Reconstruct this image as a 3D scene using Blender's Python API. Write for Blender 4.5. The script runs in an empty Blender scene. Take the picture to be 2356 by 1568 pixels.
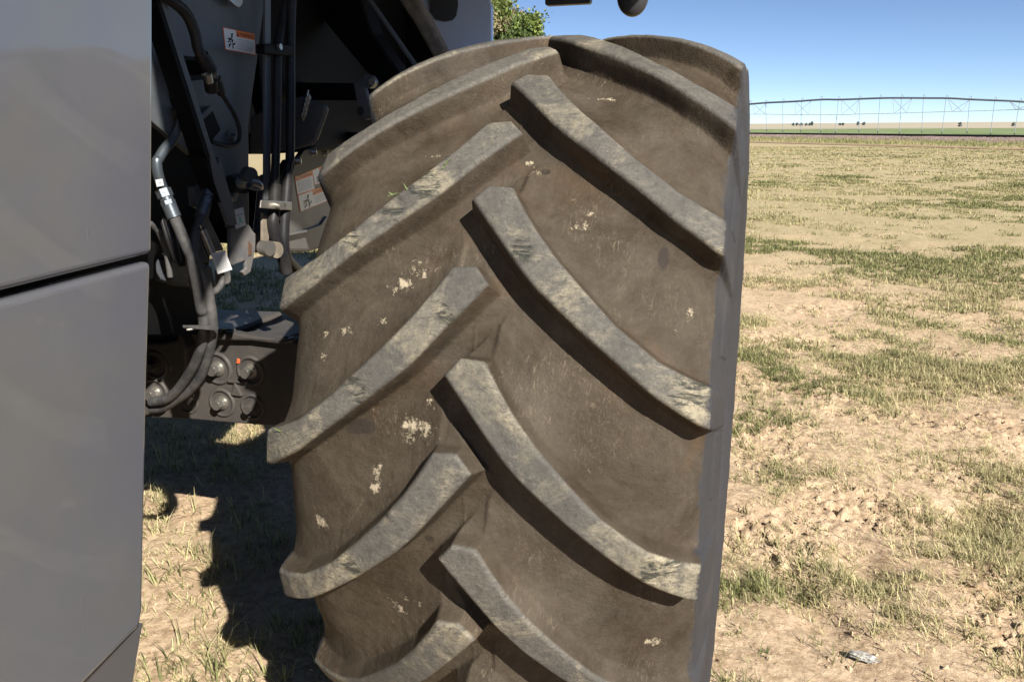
import bpy, bmesh, math, random
import numpy as np
from mathutils import Vector, Matrix
random.seed(7); rng = np.random.default_rng(11)
R_ = math.radians
scn = bpy.context.scene
COL = scn.collection

# ------------------------------------------------------------------ camera
ZC = 0.95                                   # height of the wheel axis
FPX = 1844.5                                # focal length in px of a 2356 px wide frame
YAW, PIT, ROLL = 0.29773, R_(14.9931), -0.0068677
CAM = Vector((0.4958, -2.2338, 0.7698 + ZC))
fw = Vector((-math.sin(YAW)*math.cos(PIT), math.cos(YAW)*math.cos(PIT), -math.sin(PIT)))
rt0 = Vector((math.cos(YAW), math.sin(YAW), 0)); up0 = rt0.cross(fw)
rt = (rt0 + up0*ROLL).normalized(); up = (up0 - rt0*ROLL).normalized()
cam = bpy.data.cameras.new('camera'); cam.lens = FPX/2356*36; cam.sensor_width = 36
cam.clip_start = 0.02; cam.clip_end = 20000
camo = bpy.data.objects.new('camera', cam); COL.objects.link(camo)
m = Matrix.Identity(4)
for i, v in enumerate((rt, up, -fw)):
    for j in range(3): m[j][i] = v[j]
m.translation = CAM; camo.matrix_world = m
scn.camera = camo

# ------------------------------------------------------------------ light
SUN_AZ, SUN_EL = R_(47.0), R_(36.5)         # light travels towards -X, +Y, down
sdir = Vector((-math.sin(SUN_AZ)*math.cos(SUN_EL), math.cos(SUN_AZ)*math.cos(SUN_EL), -math.sin(SUN_EL)))
sl = bpy.data.lights.new('sun', 'SUN'); sl.energy = 5.0; sl.angle = R_(0.53); sl.color = (1.0, 0.95, 0.87)
so = bpy.data.objects.new('sun', sl); COL.objects.link(so)
so.rotation_euler = sdir.to_track_quat('-Z', 'Y').to_euler(); so.location = (8, -8, 9)
w = bpy.data.worlds.new('World'); scn.world = w; w.use_nodes = True
nt = w.node_tree; bg = nt.nodes['Background']
sky = nt.nodes.new('ShaderNodeTexSky'); sky.sky_type = 'NISHITA'; sky.sun_disc = False
sky.sun_elevation = SUN_EL
sky.sun_rotation = math.atan2(-sdir.x, -sdir.y)     # azimuth from +Y towards +X
sky.altitude = 3000; sky.air_density = 0.62; sky.dust_density = 0.05; sky.ozone_density = 1.8
nt.links.new(sky.outputs[0], bg.inputs[0]); bg.inputs[1].default_value = 0.066
scn.view_settings.view_transform = 'Standard'; scn.view_settings.look = 'None'
scn.view_settings.exposure = 1.05; scn.view_settings.gamma = 1.0
scn.cycles.max_bounces = 6; scn.cycles.diffuse_bounces = 1; scn.cycles.glossy_bounces = 3

# ------------------------------------------------------------------ helpers
def ray(px, py):
    return (fw + rt*((px-1178)/FPX) - up*((py-784)/FPX))
def onX(px, py, X): X -= .20; d = ray(px, py); return CAM + d*((X-CAM.x)/d.x)
def onY(px, py, Y): d = ray(px, py); return CAM + d*((Y-CAM.y)/d.y)
def onZ(px, py, Z): d = ray(px, py); return CAM + d*((Z-CAM.z)/d.z)
def onP(px, py, p0, n):
    d = ray(px, py); n = Vector(n); return CAM + d*((Vector(p0)-CAM).dot(n)/d.dot(n))

def mat(name, col, rough=0.5, metal=0.0, coat=0.0, coat_rough=0.1, spec=0.5):
    M = bpy.data.materials.new(name); M.use_nodes = True
    b = M.node_tree.nodes['Principled BSDF']
    b.inputs['Base Color'].default_value = (*col, 1); b.inputs['Roughness'].default_value = rough
    b.inputs['Metallic'].default_value = metal; b.inputs['Coat Weight'].default_value = coat
    b.inputs['Coat Roughness'].default_value = coat_rough; b.inputs['Specular IOR Level'].default_value = spec
    return M
class NT:
    """small node-tree writer"""
    def __init__(s, M): s.t = M.node_tree; s.b = s.t.nodes['Principled BSDF']; s.tc = s.t.nodes.new('ShaderNodeTexCoord')
    def n(s, kind, **kw):
        x = s.t.nodes.new(kind)
        for k, v in kw.items(): setattr(x, k, v)
        return x
    def l(s, a, b): s.t.links.new(a, b)
    def vec(s, scale=(1,1,1), rot=(0,0,0), src=None):
        mp = s.n('ShaderNodeMapping'); mp.inputs['Scale'].default_value = scale; mp.inputs['Rotation'].default_value = rot
        s.l(src or s.tc.outputs['Object'], mp.inputs['Vector']); return mp.outputs[0]
    def noise(s, scale, detail=5, rough=.55, vec=None, dist=0, lac=2.0):
        x = s.n('ShaderNodeTexNoise'); x.inputs['Scale'].default_value = scale; x.inputs['Detail'].default_value = detail
        x.inputs['Roughness'].default_value = rough; x.inputs['Distortion'].default_value = dist
        s.l(vec or s.tc.outputs['Object'], x.inputs['Vector']); return x.outputs['Fac']
    def ramp(s, fac, stops):
        x = s.n('ShaderNodeValToRGB'); e = x.color_ramp.elements
        while len(e) < len(stops): e.new(0.5)
        for i, (p, c) in enumerate(stops):
            e[i].position = p; e[i].color = (c, c, c, 1) if not isinstance(c, tuple) else (*c, 1)
        s.l(fac, x.inputs[0]); return x.outputs[0]
    def mix(s, f, a, b, mode='MIX'):
        x = s.n('ShaderNodeMix', data_type='RGBA', blend_type=mode)
        for i, v in ((0, f), (6, a), (7, b)):
            if isinstance(v, (int, float)): x.inputs[i].default_value = v
            elif isinstance(v, tuple): x.inputs[i].default_value = (*v, 1)
            else: s.l(v, x.inputs[i])
        return x.outputs[2]
    def math(s, op, a, b=0.0):
        x = s.n('ShaderNodeMath', operation=op)
        for i, v in ((0, a), (1, b)):
            if isinstance(v, (int, float)): x.inputs[i].default_value = v
            else: s.l(v, x.inputs[i])
        return x.outputs[0]
    def bump(s, h, dist, strength=1.0, normal=None):
        x = s.n('ShaderNodeBump'); x.inputs['Distance'].default_value = dist; x.inputs['Strength'].default_value = strength
        s.l(h, x.inputs['Height'])
        if normal: s.l(normal, x.inputs['Normal'])
        return x.outputs[0]

def dusty(name, col, dust=(.33,.27,.19), rough=.45, amount=.5, metal=0., coat=0., scale=6., spec=.5):
    """painted or bare metal with dust, rubbed patches and small scratches"""
    M = mat(name, col, rough, metal, coat, spec=spec); t = NT(M)
    f = t.noise(scale, 8, .7); d = t.ramp(f, [(.42, 0.0), (.75, amount)])
    f2 = t.noise(scale*9, 6, .7); d2 = t.ramp(f2, [(.5, 0.0), (.8, amount*.8)])
    c = t.mix(d, col, dust); c = t.mix(d2, c, dust)
    t.l(c, t.b.inputs['Base Color'])
    t.l(t.math('ADD', t.math('MULTIPLY', d, .45), rough), t.b.inputs['Roughness'])
    t.l(t.bump(t.noise(120, 4), .0006, .5), t.b.inputs['Normal'])
    return M

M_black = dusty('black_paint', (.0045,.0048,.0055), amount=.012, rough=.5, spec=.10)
M_steel = dusty('dark_grey_steel', (.070,.078,.088), amount=.10, rough=.42)
M_grey = dusty('grey_paint', (.10,.10,.105), amount=.35, rough=.5)
M_tan = dusty('dusty_steel', (.12,.10,.08), amount=.8, rough=.6)
M_axle = dusty('axle_paint', (.052,.049,.047), dust=(.13,.105,.08), amount=.35, rough=.42, scale=4, spec=.25)
M_zinc = dusty('zinc_plate', (.42,.41,.38), dust=(.35,.26,.16), amount=.5, rough=.32, metal=.85, scale=20)
M_tube = dusty('plated_tube', (.10,.12,.14), amount=.12, rough=.34, metal=.6)
M_hose = dusty('hose_rubber', (.035,.035,.037), dust=(.22,.205,.18), amount=.45, rough=.6, scale=5)
M_hosek = dusty('clean_hose_rubber', (.014,.014,.016), dust=(.2,.17,.13), amount=.10, rough=.45, spec=.2)
M_rust = dusty('rust', (.09,.045,.025), dust=(.12,.07,.04), amount=.6, rough=.8)
M_redbr = mat('red_brown_paint', (.20,.065,.030), .6)
M_white = dusty('label_white', (.72,.72,.70), dust=(.5,.45,.36), amount=.18, rough=.45)
M_orange = mat('label_orange', (.80,.20,.03), .45)
M_red = mat('label_border', (.70,.13,.04), .45)
M_ink = mat('label_ink', (.015,.015,.015), .5)
M_inkg = mat('label_small_print', (.38,.38,.40), .5)
M_green = mat('sticker_green', (.20,.55,.42), .5)
M_yellow = mat('paint_mark_yellow', (.70,.55,.05), .6)
M_amber = mat('amber_reflector', (.75,.20,.03), .3)
M_plas = mat('black_plastic', (.028,.029,.032), .42)

def tag(o, label=None, cat=None, group=None, kind=None):
    if label: o['label'] = label
    if cat: o['category'] = cat
    if group: o['group'] = group
    if kind: o['kind'] = kind
    return o
def empty(name, loc=(0,0,0)):
    o = bpy.data.objects.new(name, None); COL.objects.link(o); o.location = loc; o.empty_display_size = .2
    return o

class MB:
    K = 1.0
    def __init__(s): s.v = []; s.f = []; s.m = []; s.mats = []; s.sm = []
    def mi(s, M):
        if M not in s.mats: s.mats.append(M)
        return s.mats.index(M)
    def add(s, vs, fs, M, smooth=False):
        k = len(s.v); s.v += [tuple(v) for v in vs]; i = s.mi(M)
        for f in fs: s.f.append(tuple(a+k for a in f)); s.m.append(i); s.sm.append(smooth)
    def prism(s, pts, ext, M):
        """closed outline (3d points) extruded by vector ext"""
        n = len(pts); pts = [Vector(p) for p in pts]; e = Vector(ext)
        nn = Vector((0,0,0))
        for i in range(n): nn += pts[i].cross(pts[(i+1) % n])
        if nn.dot(e) > 0: pts = pts[::-1]
        vs = pts + [p+e for p in pts]
        fs = [tuple(range(n)), tuple(range(2*n-1, n-1, -1))]
        for i in range(n): j = (i+1) % n; fs.append((j, i, i+n, j+n))
        s.add(vs, fs, M)
    def box(s, a, b, M):
        x0,y0,z0 = a; x1,y1,z1 = b
        s.prism([(x0,y0,z0),(x1,y0,z0),(x1,y1,z0),(x0,y1,z0)], (0,0,z1-z0), M)
    def tube(s, pts, r, M, seg=14, sub=6, cap=True):
        P = [Vector(p) for p in pts]; r = [q*MB.K for q in r] if isinstance(r, (list, tuple)) else r*MB.K
        if sub > 1 and len(P) > 2:
            Q = []
            for i in range(len(P)-1):
                p0 = P[max(i-1,0)]; p1 = P[i]; p2 = P[i+1]; p3 = P[min(i+2,len(P)-1)]
                for k in range(sub):
                    t = k/sub
                    Q.append(.5*((2*p1)+(p2-p0)*t+(2*p0-5*p1+4*p2-p3)*t*t+(3*p1-p0-3*p2+p3)*t**3))
            Q.append(P[-1]); P = Q
        rr = r if isinstance(r, (list, tuple)) else None
        vs = []; fs = []; prev = None
        for i, p in enumerate(P):
            d = (P[min(i+1,len(P)-1)] - P[max(i-1,0)]).normalized()
            if prev is None:
                a = d.orthogonal().normalized()
            else:
                a = (prev - d*prev.dot(d)).normalized()
            prev = a; b = d.cross(a)
            q = r if rr is None else np.interp(i/(len(P)-1), np.linspace(0,1,len(rr)), rr)
            for k in range(seg):
                an = 2*math.pi*k/seg; vs.append(p + (a*math.cos(an)+b*math.sin(an))*float(q))
        for i in range(len(P)-1):
            for k in range(seg):
                j = (k+1) % seg; fs.append((i*seg+k, i*seg+j, (i+1)*seg+j, (i+1)*seg+k))
        s.add(vs, fs, M, True)
        if cap:
            n = len(P)
            s.add(vs[:seg], [tuple(range(seg-1,-1,-1))], M); s.add(vs[-seg:], [tuple(range(seg))], M)
    def cyl(s, c, ax, r, h, M, seg=24, r2=None):
        c = Vector(c); ax = Vector(ax).normalized(); r *= MB.K; h *= MB.K; r2 = r2*MB.K if r2 else r2
        a = ax.orthogonal().normalized(); b = ax.cross(a); r2 = r if r2 is None else r2
        v1 = [c+(a*math.cos(2*math.pi*k/seg)+b*math.sin(2*math.pi*k/seg))*r for k in range(seg)]
        v2 = [c+ax*h+(a*math.cos(2*math.pi*k/seg)+b*math.sin(2*math.pi*k/seg))*r2 for k in range(seg)]
        fs = [(k,(k+1)%seg,(k+1)%seg+seg,k+seg) for k in range(seg)]
        s.add(v1+v2, fs, M, seg > 8)
        s.add(v1+v2, [tuple(range(seg-1,-1,-1)), tuple(range(seg,2*seg))], M)
    def build(s, name, parent=None, bevel=0.0, seg=2, M=None):
        me = bpy.data.meshes.new(name); me.from_pydata(s.v, [], s.f)
        for q in s.mats: me.materials.append(q)
        me.polygons.foreach_set('material_index', s.m); me.polygons.foreach_set('use_smooth', s.sm); me.update()
        o = bpy.data.objects.new(name, me); COL.objects.link(o)
        if parent: o.parent = parent
        if bevel:
            b = o.modifiers.new('bevel', 'BEVEL'); b.width = bevel; b.segments = seg; b.limit_method = 'ANGLE'; b.angle_limit = R_(35)
            b.harden_normals = False
        return o

def np_mesh(name, V, F, mats, parent=None, smooth=True, nper=4, attrs=None, mi=None):
    """V (n,3), F (m,nper)"""
    me = bpy.data.meshes.new(name); n = len(V); k = len(F)
    me.vertices.add(n); me.vertices.foreach_set('co', V.astype(np.float32).ravel())
    me.loops.add(k*nper); me.loops.foreach_set('vertex_index', F.astype(np.int32).ravel())
    me.polygons.add(k); me.polygons.foreach_set('loop_start', np.arange(0, k*nper, nper, dtype=np.int32))
    me.polygons.foreach_set('use_smooth', np.full(k, smooth))
    if mi is not None: me.polygons.foreach_set('material_index', mi.astype(np.int32))
    for a, val in (attrs or {}).items():
        if val.ndim == 1:
            at = me.attributes.new(a, 'FLOAT', 'POINT'); at.data.foreach_set('value', val.astype(np.float32))
        else:
            at = me.attributes.new(a, 'FLOAT_VECTOR', 'POINT'); at.data.foreach_set('vector', val.astype(np.float32).ravel())
    for q in mats: me.materials.append(q)
    me.update(calc_edges=True); me.validate()
    o = bpy.data.objects.new(name, me); COL.objects.link(o)
    if parent: o.parent = parent
    return o

TAB = rng.random((256,256))
def vn(x, y, s=0):
    x = np.asarray(x)+s*17.3; y = np.asarray(y)+s*31.7
    xi = np.floor(x).astype(int); yi = np.floor(y).astype(int); fx = x-xi; fy = y-yi
    fx = fx*fx*(3-2*fx); fy = fy*fy*(3-2*fy)
    g = lambda a, b: TAB[a & 255, b & 255]
    return (g(xi,yi)*(1-fx)+g(xi+1,yi)*fx)*(1-fy)+(g(xi,yi+1)*(1-fx)+g(xi+1,yi+1)*fx)*fy
def fbm(x, y, o=4, s=0):
    t = 0; a = 1; n = 0
    for i in range(o): t = t+a*vn(x*2**i, y*2**i, s+i*3); n += a; a *= .5
    return t/n

# ================================================================== GROUND
CX, CY = CAM.x, CAM.y
def ground_h(x, y):
    d = np.hypot(x-CX, y-CY)
    a = np.clip(1.25-d/16, .12, 1)
    rg = np.clip((x+.2)/.6, .18, 1)
    h = (fbm(x*1.6, y*1.6, 3, 1)-.5)*.075*rg
    rough = np.clip((fbm(x*2.3, y*2.3, 2, 5)-.40)*4, 0.05, 1)*rg
    cl = fbm(x*21, y*21, 4, 9); cl = np.abs(cl-.5)*2
    h = h + (cl-.25)*.075*rough*a
    h = h + (fbm(x*45, y*45, 2, 4)-.5)*.022*(rough*.7+.3)*a
    # boot print and track dents by the tyre
    for (gx, gy, rx, ry, dp, an) in ((.78,.62,.09,.26,.05,.5),(1.0,.95,.10,.22,.05,.2),(1.55,1.55,.12,.3,.045,-.3),(1.75,.9,.12,.35,.04,.4),(2.1,2.3,.15,.4,.04,.1)):
        u = (x-gx)*math.cos(an)+(y-gy)*math.sin(an); v = -(x-gx)*math.sin(an)+(y-gy)*math.cos(an)
        h = h - dp*np.exp(-((u/rx)**2+(v/ry)**2)**1.5)
    return h - .01
ang = np.concatenate([np.radians(np.arange(-180,-62,4.)), np.radians(np.arange(-62,26,.24)), np.radians(np.arange(26,180,4.))])
rad = [.06,.2,.4,.6,.8,1.0,1.15]
while rad[-1] < 14: rad.append(rad[-1]*1.0045)
while rad[-1] < 9000: rad.append(rad[-1]*1.05)
rad = np.array(rad)
A, Q = np.meshgrid(ang, rad)
GX = CX+np.sin(A)*Q; GY = CY+np.cos(A)*Q
GZ = np.where(Q < 60, ground_h(GX, GY)*np.clip((60-Q)/20,0,1), 0) - np.clip(Q-60,0,400)*.0002
na, nr = len(ang), len(rad)
V = np.stack([GX,GY,GZ],-1).reshape(-1,3)
i, j = np.meshgrid(np.arange(nr-1), np.arange(na), indexing='ij')
F = np.stack([i*na+j, i*na+(j+1)%na, (i+1)*na+(j+1)%na, (i+1)*na+j],-1).reshape(-1,4)[:, ::-1]
M_soil = mat('sandy_soil', (.4,.3,.2), .95, spec=.15); t = NT(M_soil)
P = t.tc.outputs['Object']
soil = t.mix(t.noise(2.2, 6, .65), (.54,.395,.255), (.66,.505,.345))
soil = t.mix(t.ramp(t.noise(26, 6, .7), [(.38, .9), (.56, 0.0)]), soil, (.34,.235,.145))
soil = t.mix(t.ramp(t.noise(.8, 4, .6), [(.5, 0.0), (.68, .55)]), soil, (.42,.28,.17))
sx = t.n('ShaderNodeVectorMath', operation='LENGTH'); t.l(P, sx.inputs[0])
dist = t.n('ShaderNodeMapRange'); dist.inputs[1].default_value = 4; dist.inputs[2].default_value = 17; t.l(sx.outputs['Value'], dist.inputs[0])
strawc = t.mix(t.noise(.35, 6, .7), (.40,.335,.18), (.29,.265,.13))
strawc = t.mix(t.ramp(t.noise(14, 6, .75, t.vec((1,.6,1))), [(.42, .75), (.60, 0.0)]), strawc, (.22,.19,.095))
strawc = t.mix(t.ramp(t.noise(3.5, 6, .7, t.vec((1,.4,1))), [(.35, 0.0), (.65, .6)]), strawc, (.42,.34,.21))
cov = t.math('ADD', t.math('MULTIPLY', dist.outputs[0], .75), t.math('SUBTRACT', t.noise(1.1, 5, .65), .52))
cov = t.ramp(cov, [(.0, 0.0), (.46, .78)])
t.l(t.mix(cov, soil, strawc), t.b.inputs['Base Color'])
t.l(t.bump(t.noise(60, 8, .75), .012, .9, t.bump(t.noise(14, 6, .7), .02, .5)), t.b.inputs['Normal'])
g = np_mesh('ground', V, F, [M_soil]); tag(g, kind='structure')

# ------------------------------------------------------------------ grass
M_grass = mat('dry_grass', (.3,.3,.1), .75, spec=.2); t = NT(M_grass)
at = t.n('ShaderNodeAttribute', attribute_name='tint')
t.l(t.mix(t.math('MULTIPLY', t.noise(3, 3), .3), at.outputs['Vector'], (.30,.24,.12)), t.b.inputs['Base Color'])
tr = t.n('ShaderNodeBsdfTranslucent'); t.l(at.outputs['Vector'], tr.inputs[0])
mx = t.n('ShaderNodeMixShader'); mx.inputs[0].default_value = .25
t.l(t.b.outputs[0], mx.inputs[1]); t.l(tr.outputs[0], mx.inputs[2]); t.l(mx.outputs[0], t.t.nodes['Material Output'].inputs[0])
STRAW = np.array([(.47,.43,.22),(.38,.35,.17),(.56,.49,.28),(.28,.25,.13)])
GREEN = np.array([(.13,.155,.055),(.20,.22,.08),(.10,.115,.05),(.30,.31,.13)])
def blades(bx, by, bz, L, wd, lean, az, tint):
    """5-vertex bent blades as numpy arrays"""
    n = len(bx)
    dx, dy = np.cos(az), np.sin(az); px_, py_ = -dy, dx
    def pt(f, side):
        h = L*f*np.cos(lean*f); o = L*f*np.sin(lean*(.4+.6*f)); ww = wd*(1-f)**.7*side*.5
        return np.stack([bx+dx*o+px_*ww, by+dy*o+py_*ww, bz+h], -1)
    V = np.stack([pt(0,1), pt(0,-1), pt(.5,1), pt(.5,-1), pt(1,0)], 1).reshape(-1,3)
    b = np.arange(n)[:,None]*5
    F = np.concatenate([b+[0,1,3], b+[0,3,2], b+[2,3,4]])
    return V, F, np.repeat(tint, 5, 0)
PT = [(onZ(a, b, 0), r_, v_) for a, b, r_, v_ in ((1950,770,.45,.20),(2080,840,.40,.22),(2150,640,.7,.12),(1880,680,.5,.12),(2280,720,.7,.14),(1780,860,.2,.12),(2300,1250,.30,.2),(2320,1080,.3,.14),(1745,1330,.14,.2),(1960,1000,.3,.08),
    (1800,1120,.22,.1),(1750,1230,.14,.12),(1740,1500,.2,-.25),(1900,1540,.3,-.25),(2100,1520,.3,-.16),(1750,700,.35,-.10),(1720,620,.5,-.12),(1700,950,.18,-.12),(1850,930,.22,-.16),(2200,950,.3,-.1),(1690,1130,.12,-.2),(1900,620,.4,-.05))]
def patches(x, y):
    o = 0
    for c, r_, v_ in PT: o = o+v_*np.exp(-((x-c.x)**2+(y-c.y)**2)/r_**2)
    return o+.10*(fbm(x*5, y*5, 2, 51)-.5)*2
def grass(name, n, amin, amax, rmin, rmax, tuft, Lr, wr, green, dens, label_kind='grass', seed=1, rpow=1.0, leanr=(.2,1.25), clear=None):
    r = np.random.default_rng(seed)
    nt_ = n//tuft
    a = np.radians(r.uniform(amin, amax, nt_*4)); d = (rmin**rpow+(rmax**rpow-rmin**rpow)*r.random(nt_*4))**(1/rpow)
    x = CX+np.sin(a)*d; y = CY+np.cos(a)*d
    pd = fbm(x*.9, y*.9, 3, 21)+patches(x, y)+.42*(fbm(x*2.8, y*2.8, 2, 61)-.5); keep = r.random(nt_*4) < np.clip((pd-dens)*7, .03, 1)
    if clear is not None: keep &= ~clear(x, y)
    x = x[keep][:nt_]; y = y[keep][:nt_]; d = d[keep][:nt_]; k = len(x)
    gs = np.clip((fbm(x*.55, y*.55, 3, 33)-.5)*4+green+r.normal(0,.25,k), 0, 1)
    sp = r.uniform(.35, 1.3, k)
    T = lambda v: np.repeat(v, tuft)
    sc = np.clip(d/6, .8, 4)
    bx = T(x)+r.normal(0,.022,k*tuft)*T(sc)*T(sp); by = T(y)+r.normal(0,.022,k*tuft)*T(sc)*T(sp)
    L = r.uniform(*Lr, k*tuft)*T(sp); wd = r.uniform(*wr, k*tuft)*np.clip(T(d)/5, 1, 9)
    isg = r.random(k*tuft) < T(gs)
    c = np.where(isg[:,None], GREEN[r.integers(0,4,k*tuft)], STRAW[r.integers(0,4,k*tuft)])*r.uniform(.75,1.15,(k*tuft,1))*(1.3 if 'litter' in name else 1)
    bz = np.where(T(d) < 60, ground_h(bx, by)*np.clip((60-T(d))/20,0,1), 0)-.006+(.011 if 'litter' in name else 0)
    V, F, C = blades(bx, by, bz, L, wd, r.uniform(*leanr, k*tuft), r.uniform(0, 6.283, k*tuft), c)
    o = np_mesh(name, V, F, [M_grass], nper=3, smooth=False, attrs={'tint': C}); tag(o, kind='stuff')
    return o
def under_tyre(x, y): return (np.abs(x) < .47) & (np.abs(y) < .45)
def lab(o, l, c='grass'): o['label'] = l; o['category'] = c
lab(grass('grass', 64000, -13, 24, 1.7, 7.5, 17, (.025,.085), (.0025,.0065), .51, .52, seed=2, rpow=1.6, clear=under_tyre), 'sparse dry and green grass tufts on the sandy soil right of the tyre')
lab(grass('grass', 70000, -13, 24, 6, 13, 12, (.03,.09), (.003,.006), .47, .46, seed=3, rpow=1.7), 'patchy green and dry grass on the middle of the field')
lab(grass('grass', 120000, -13, 24, 11, 30, 9, (.03,.08), (.003,.006), .22, .46, seed=9, rpow=1.7), 'yellowish mown grass thickening across the field')
lab(grass('grass', 110000, -13, 24, 26, 68, 8, (.03,.075), (.005,.008), .10, .36, seed=4, rpow=1.7), 'dry straw coloured grass in the far part of the field')
lab(grass('grass', 60000, -60, -14, 2.3, 16, 9, (.04,.15), (.003,.007), .62, .36, seed=5, rpow=1.5, clear=under_tyre), 'green and dry grass under and behind the harvester')
lab(grass('weeds', 2600, -50, -20, 1.2, 4, 9, (.05,.14), (.005,.010), .40, .9, seed=8, rpow=1.6, leanr=(.3,1.3), clear=under_tyre), 'small broad leaved grass weeds beside the side panel')
cr = np.random.default_rng(77); ncr = 16000
ca = np.radians(np.where(cr.random(ncr) < .75, cr.uniform(-6, 20, ncr), cr.uniform(-50, -20, ncr))); cd = 1.6+(7-1.6)*cr.random(ncr)**1.5
cxx = CX+np.sin(ca)*cd; cyy = CY+np.cos(ca)*cd; kp = (~under_tyre(cxx, cyy)) & (cr.random(ncr) < np.clip((fbm(cxx*2.3, cyy*2.3, 2, 5)-.42)*6, .10, 1)); cxx = cxx[kp]; cyy = cyy[kp]; kn = len(cxx)
cs = .002+.012*cr.random(kn)**3.2
oc = np.array([(1,0,0),(-1,0,0),(0,1,0),(0,-1,0),(0,0,1),(0,0,-1)], float)
CV = oc[None]*cs[:,None,None]*cr.uniform(.55,1.3,(kn,6,1))+cr.normal(0,.28,(kn,6,3))*cs[:,None,None]
CV[:,:,2] *= .75; CV += np.stack([cxx, cyy, ground_h(cxx, cyy)+cs*.25], -1)[:,None,:]
CF = (np.arange(kn)*6)[:,None,None]+np.array([(0,2,4),(2,1,4),(1,3,4),(3,0,4),(2,0,5),(1,2,5),(3,1,5),(0,3,5)])[None]
tag(np_mesh('soil_crumbs', CV.reshape(-1,3), CF.reshape(-1,3), [M_soil], nper=3, smooth=False), 'crumbs and small clods of dry soil scattered over the bare ground', 'soil crumbs', kind='stuff')
lab(grass('straw_litter', 60000, -55, 24, 1.3, 8, 5, (.02,.09), (.002,.004), .05, .34, seed=6, rpow=1.5, leanr=(1.35,1.56), clear=under_tyre), 'pale loose straw lying flat on the soil', 'straw')

# crop field, far land, track, railway
def sheet(name, pts, z, M, **kw):
    me = MB(); me.add([(x,y,z) for x,y in pts], [tuple(range(len(pts)))], M); o = me.build(name); tag(o, kind='structure'); return o
def simple(name, c1, c2, sc, c3=None, bump=0):
    M = mat(name, c1, .95, spec=.1); t = NT(M); c = t.mix(t.ramp(t.noise(sc, 6, .65), [(.35,0.0),(.65,1.0)]), c1, c2)
    if c3: c = t.mix(t.ramp(t.noise(sc*8, 5, .7), [(.5,0.0),(.7,.8)]), c, c3)
    t.l(c, t.b.inputs['Base Color'])
    if bump: t.l(t.bump(t.noise(sc*12, 6, .8), bump), t.b.inputs['Normal'])
    return M
RZ = .62
ra = onZ(1720, 305.6, RZ); rb = onZ(2356, 311.5, RZ); rd = (rb-ra); rd.z = 0; rd.normalize(); rn = Vector((-rd.y, rd.x, 0))
if rn.y < 0: rn = -rn                        # away from camera
A0 = ra-rd*150; B0 = ra+rd*120
M_crop = simple('green_crop', (.10,.16,.06), (.22,.25,.12), .05, (.33,.32,.2))
M_far = simple('far_plain', (.42,.35,.27), (.30,.29,.20), .004, (.50,.42,.34))  # distance haze put into the pale colours
def band(name, a, b, z, M):
    p = [A0+rn*a-rd*400, B0+rn*a+rd*400, B0+rn*b+rd*1200, A0+rn*b-rd*1200]
    return sheet(name, [(q.x,q.y) for q in p], z, M)
band('crop_field', 6, 330, .02, M_crop)
# far rolling plain
fa = np.radians(np.linspace(-75, 60, 200)); fr = np.array([300,420,600,850,1200,1700,2400,3200,4200,5600])
A_, Q_ = np.meshgrid(fa, fr); X_ = CX+np.sin(A_)*Q_; Y_ = CY+np.cos(A_)*Q_
Zf = .05+np.clip((Q_-300)/1800,0,1.3)**1.3*(-1.5+3.2*fbm(A_*3+4, Q_/2500, 3, 8))+np.clip((Q_-2400)/3000,0,1)*5*(.5+fbm(A_*5,Q_/3000,2,2))
ii, jj = np.meshgrid(np.arange(len(fr)-1), np.arange(len(fa)-1), indexing='ij'); n_ = len(fa)
Fq = np.stack([ii*n_+jj, ii*n_+jj+1, (ii+1)*n_+jj+1, (ii+1)*n_+jj],-1).reshape(-1,4)[:, ::-1]
o = np_mesh('hills', np.stack([X_,Y_,Zf],-1).reshape(-1,3), Fq, [M_far]); tag(o, kind='structure')
M_track = simple('track_soil', (.22,.15,.10), (.34,.25,.15), .6, bump=.03)
pa = [ra-rn*18.5-rd*150, ra-rn*18.5+rd*120, ra-rn*15.5+rd*120, ra-rn*15.5-rd*150]
sheet('dirt_track', [(q.x,q.y) for q in pa], .03, M_track)

M_ballast = simple('ballast_stone', (.30,.21,.20), (.42,.31,.29), 3, (.16,.11,.11), bump=.1)
prof = [(-3.6,0),(-2.8,.10),(-1.5,.40),(-1.3,.44),(1.6,.44),(3.2,.1)]
mb = MB(); L_ = 270; ns = 540; vs = []
rr = random.Random(3)
for k in range(ns+1):
    c = A0+rd*(L_*k/ns)
    for (u, z) in prof: q = c+rn*u; vs.append((q.x, q.y, z+rr.uniform(-.035,.035)))
fs = [(k*6+a, (k+1)*6+a, (k+1)*6+a+1, k*6+a+1) for k in range(ns) for a in range(5)]
mb.add(vs, fs, M_ballast); em = mb.build('railway_embankment'); tag(em, kind='structure')
M_rail = dusty('rail_steel', (.035,.022,.018), dust=(.12,.07,.05), amount=.3, rough=.7)
for k, off in enumerate((0, 1.44)):
    mb = MB()
    for (u0,u1,z0,z1) in ((-.075,.075,.46,.485),(-.01,.01,.485,.59),(-.036,.036,.59,.63)):
        p = [A0+rn*(off+u0), A0+rn*(off+u1), A0+rn*(off+u1)+rd*L_, A0+rn*(off+u0)+rd*L_]
        mb.prism([(q.x,q.y,z0) for q in p], (0,0,z1-z0), M_rail)
    o = mb.build('railway_rail')
    tag(o, ['dark steel rail on pink ballast, nearer of the two rails','dark steel rail on pink ballast, farther of the two rails'][k], 'rail', 'railway rails')
mb = MB(); M_wood = mat('sleeper_wood', (.06,.045,.035), .9)
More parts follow.
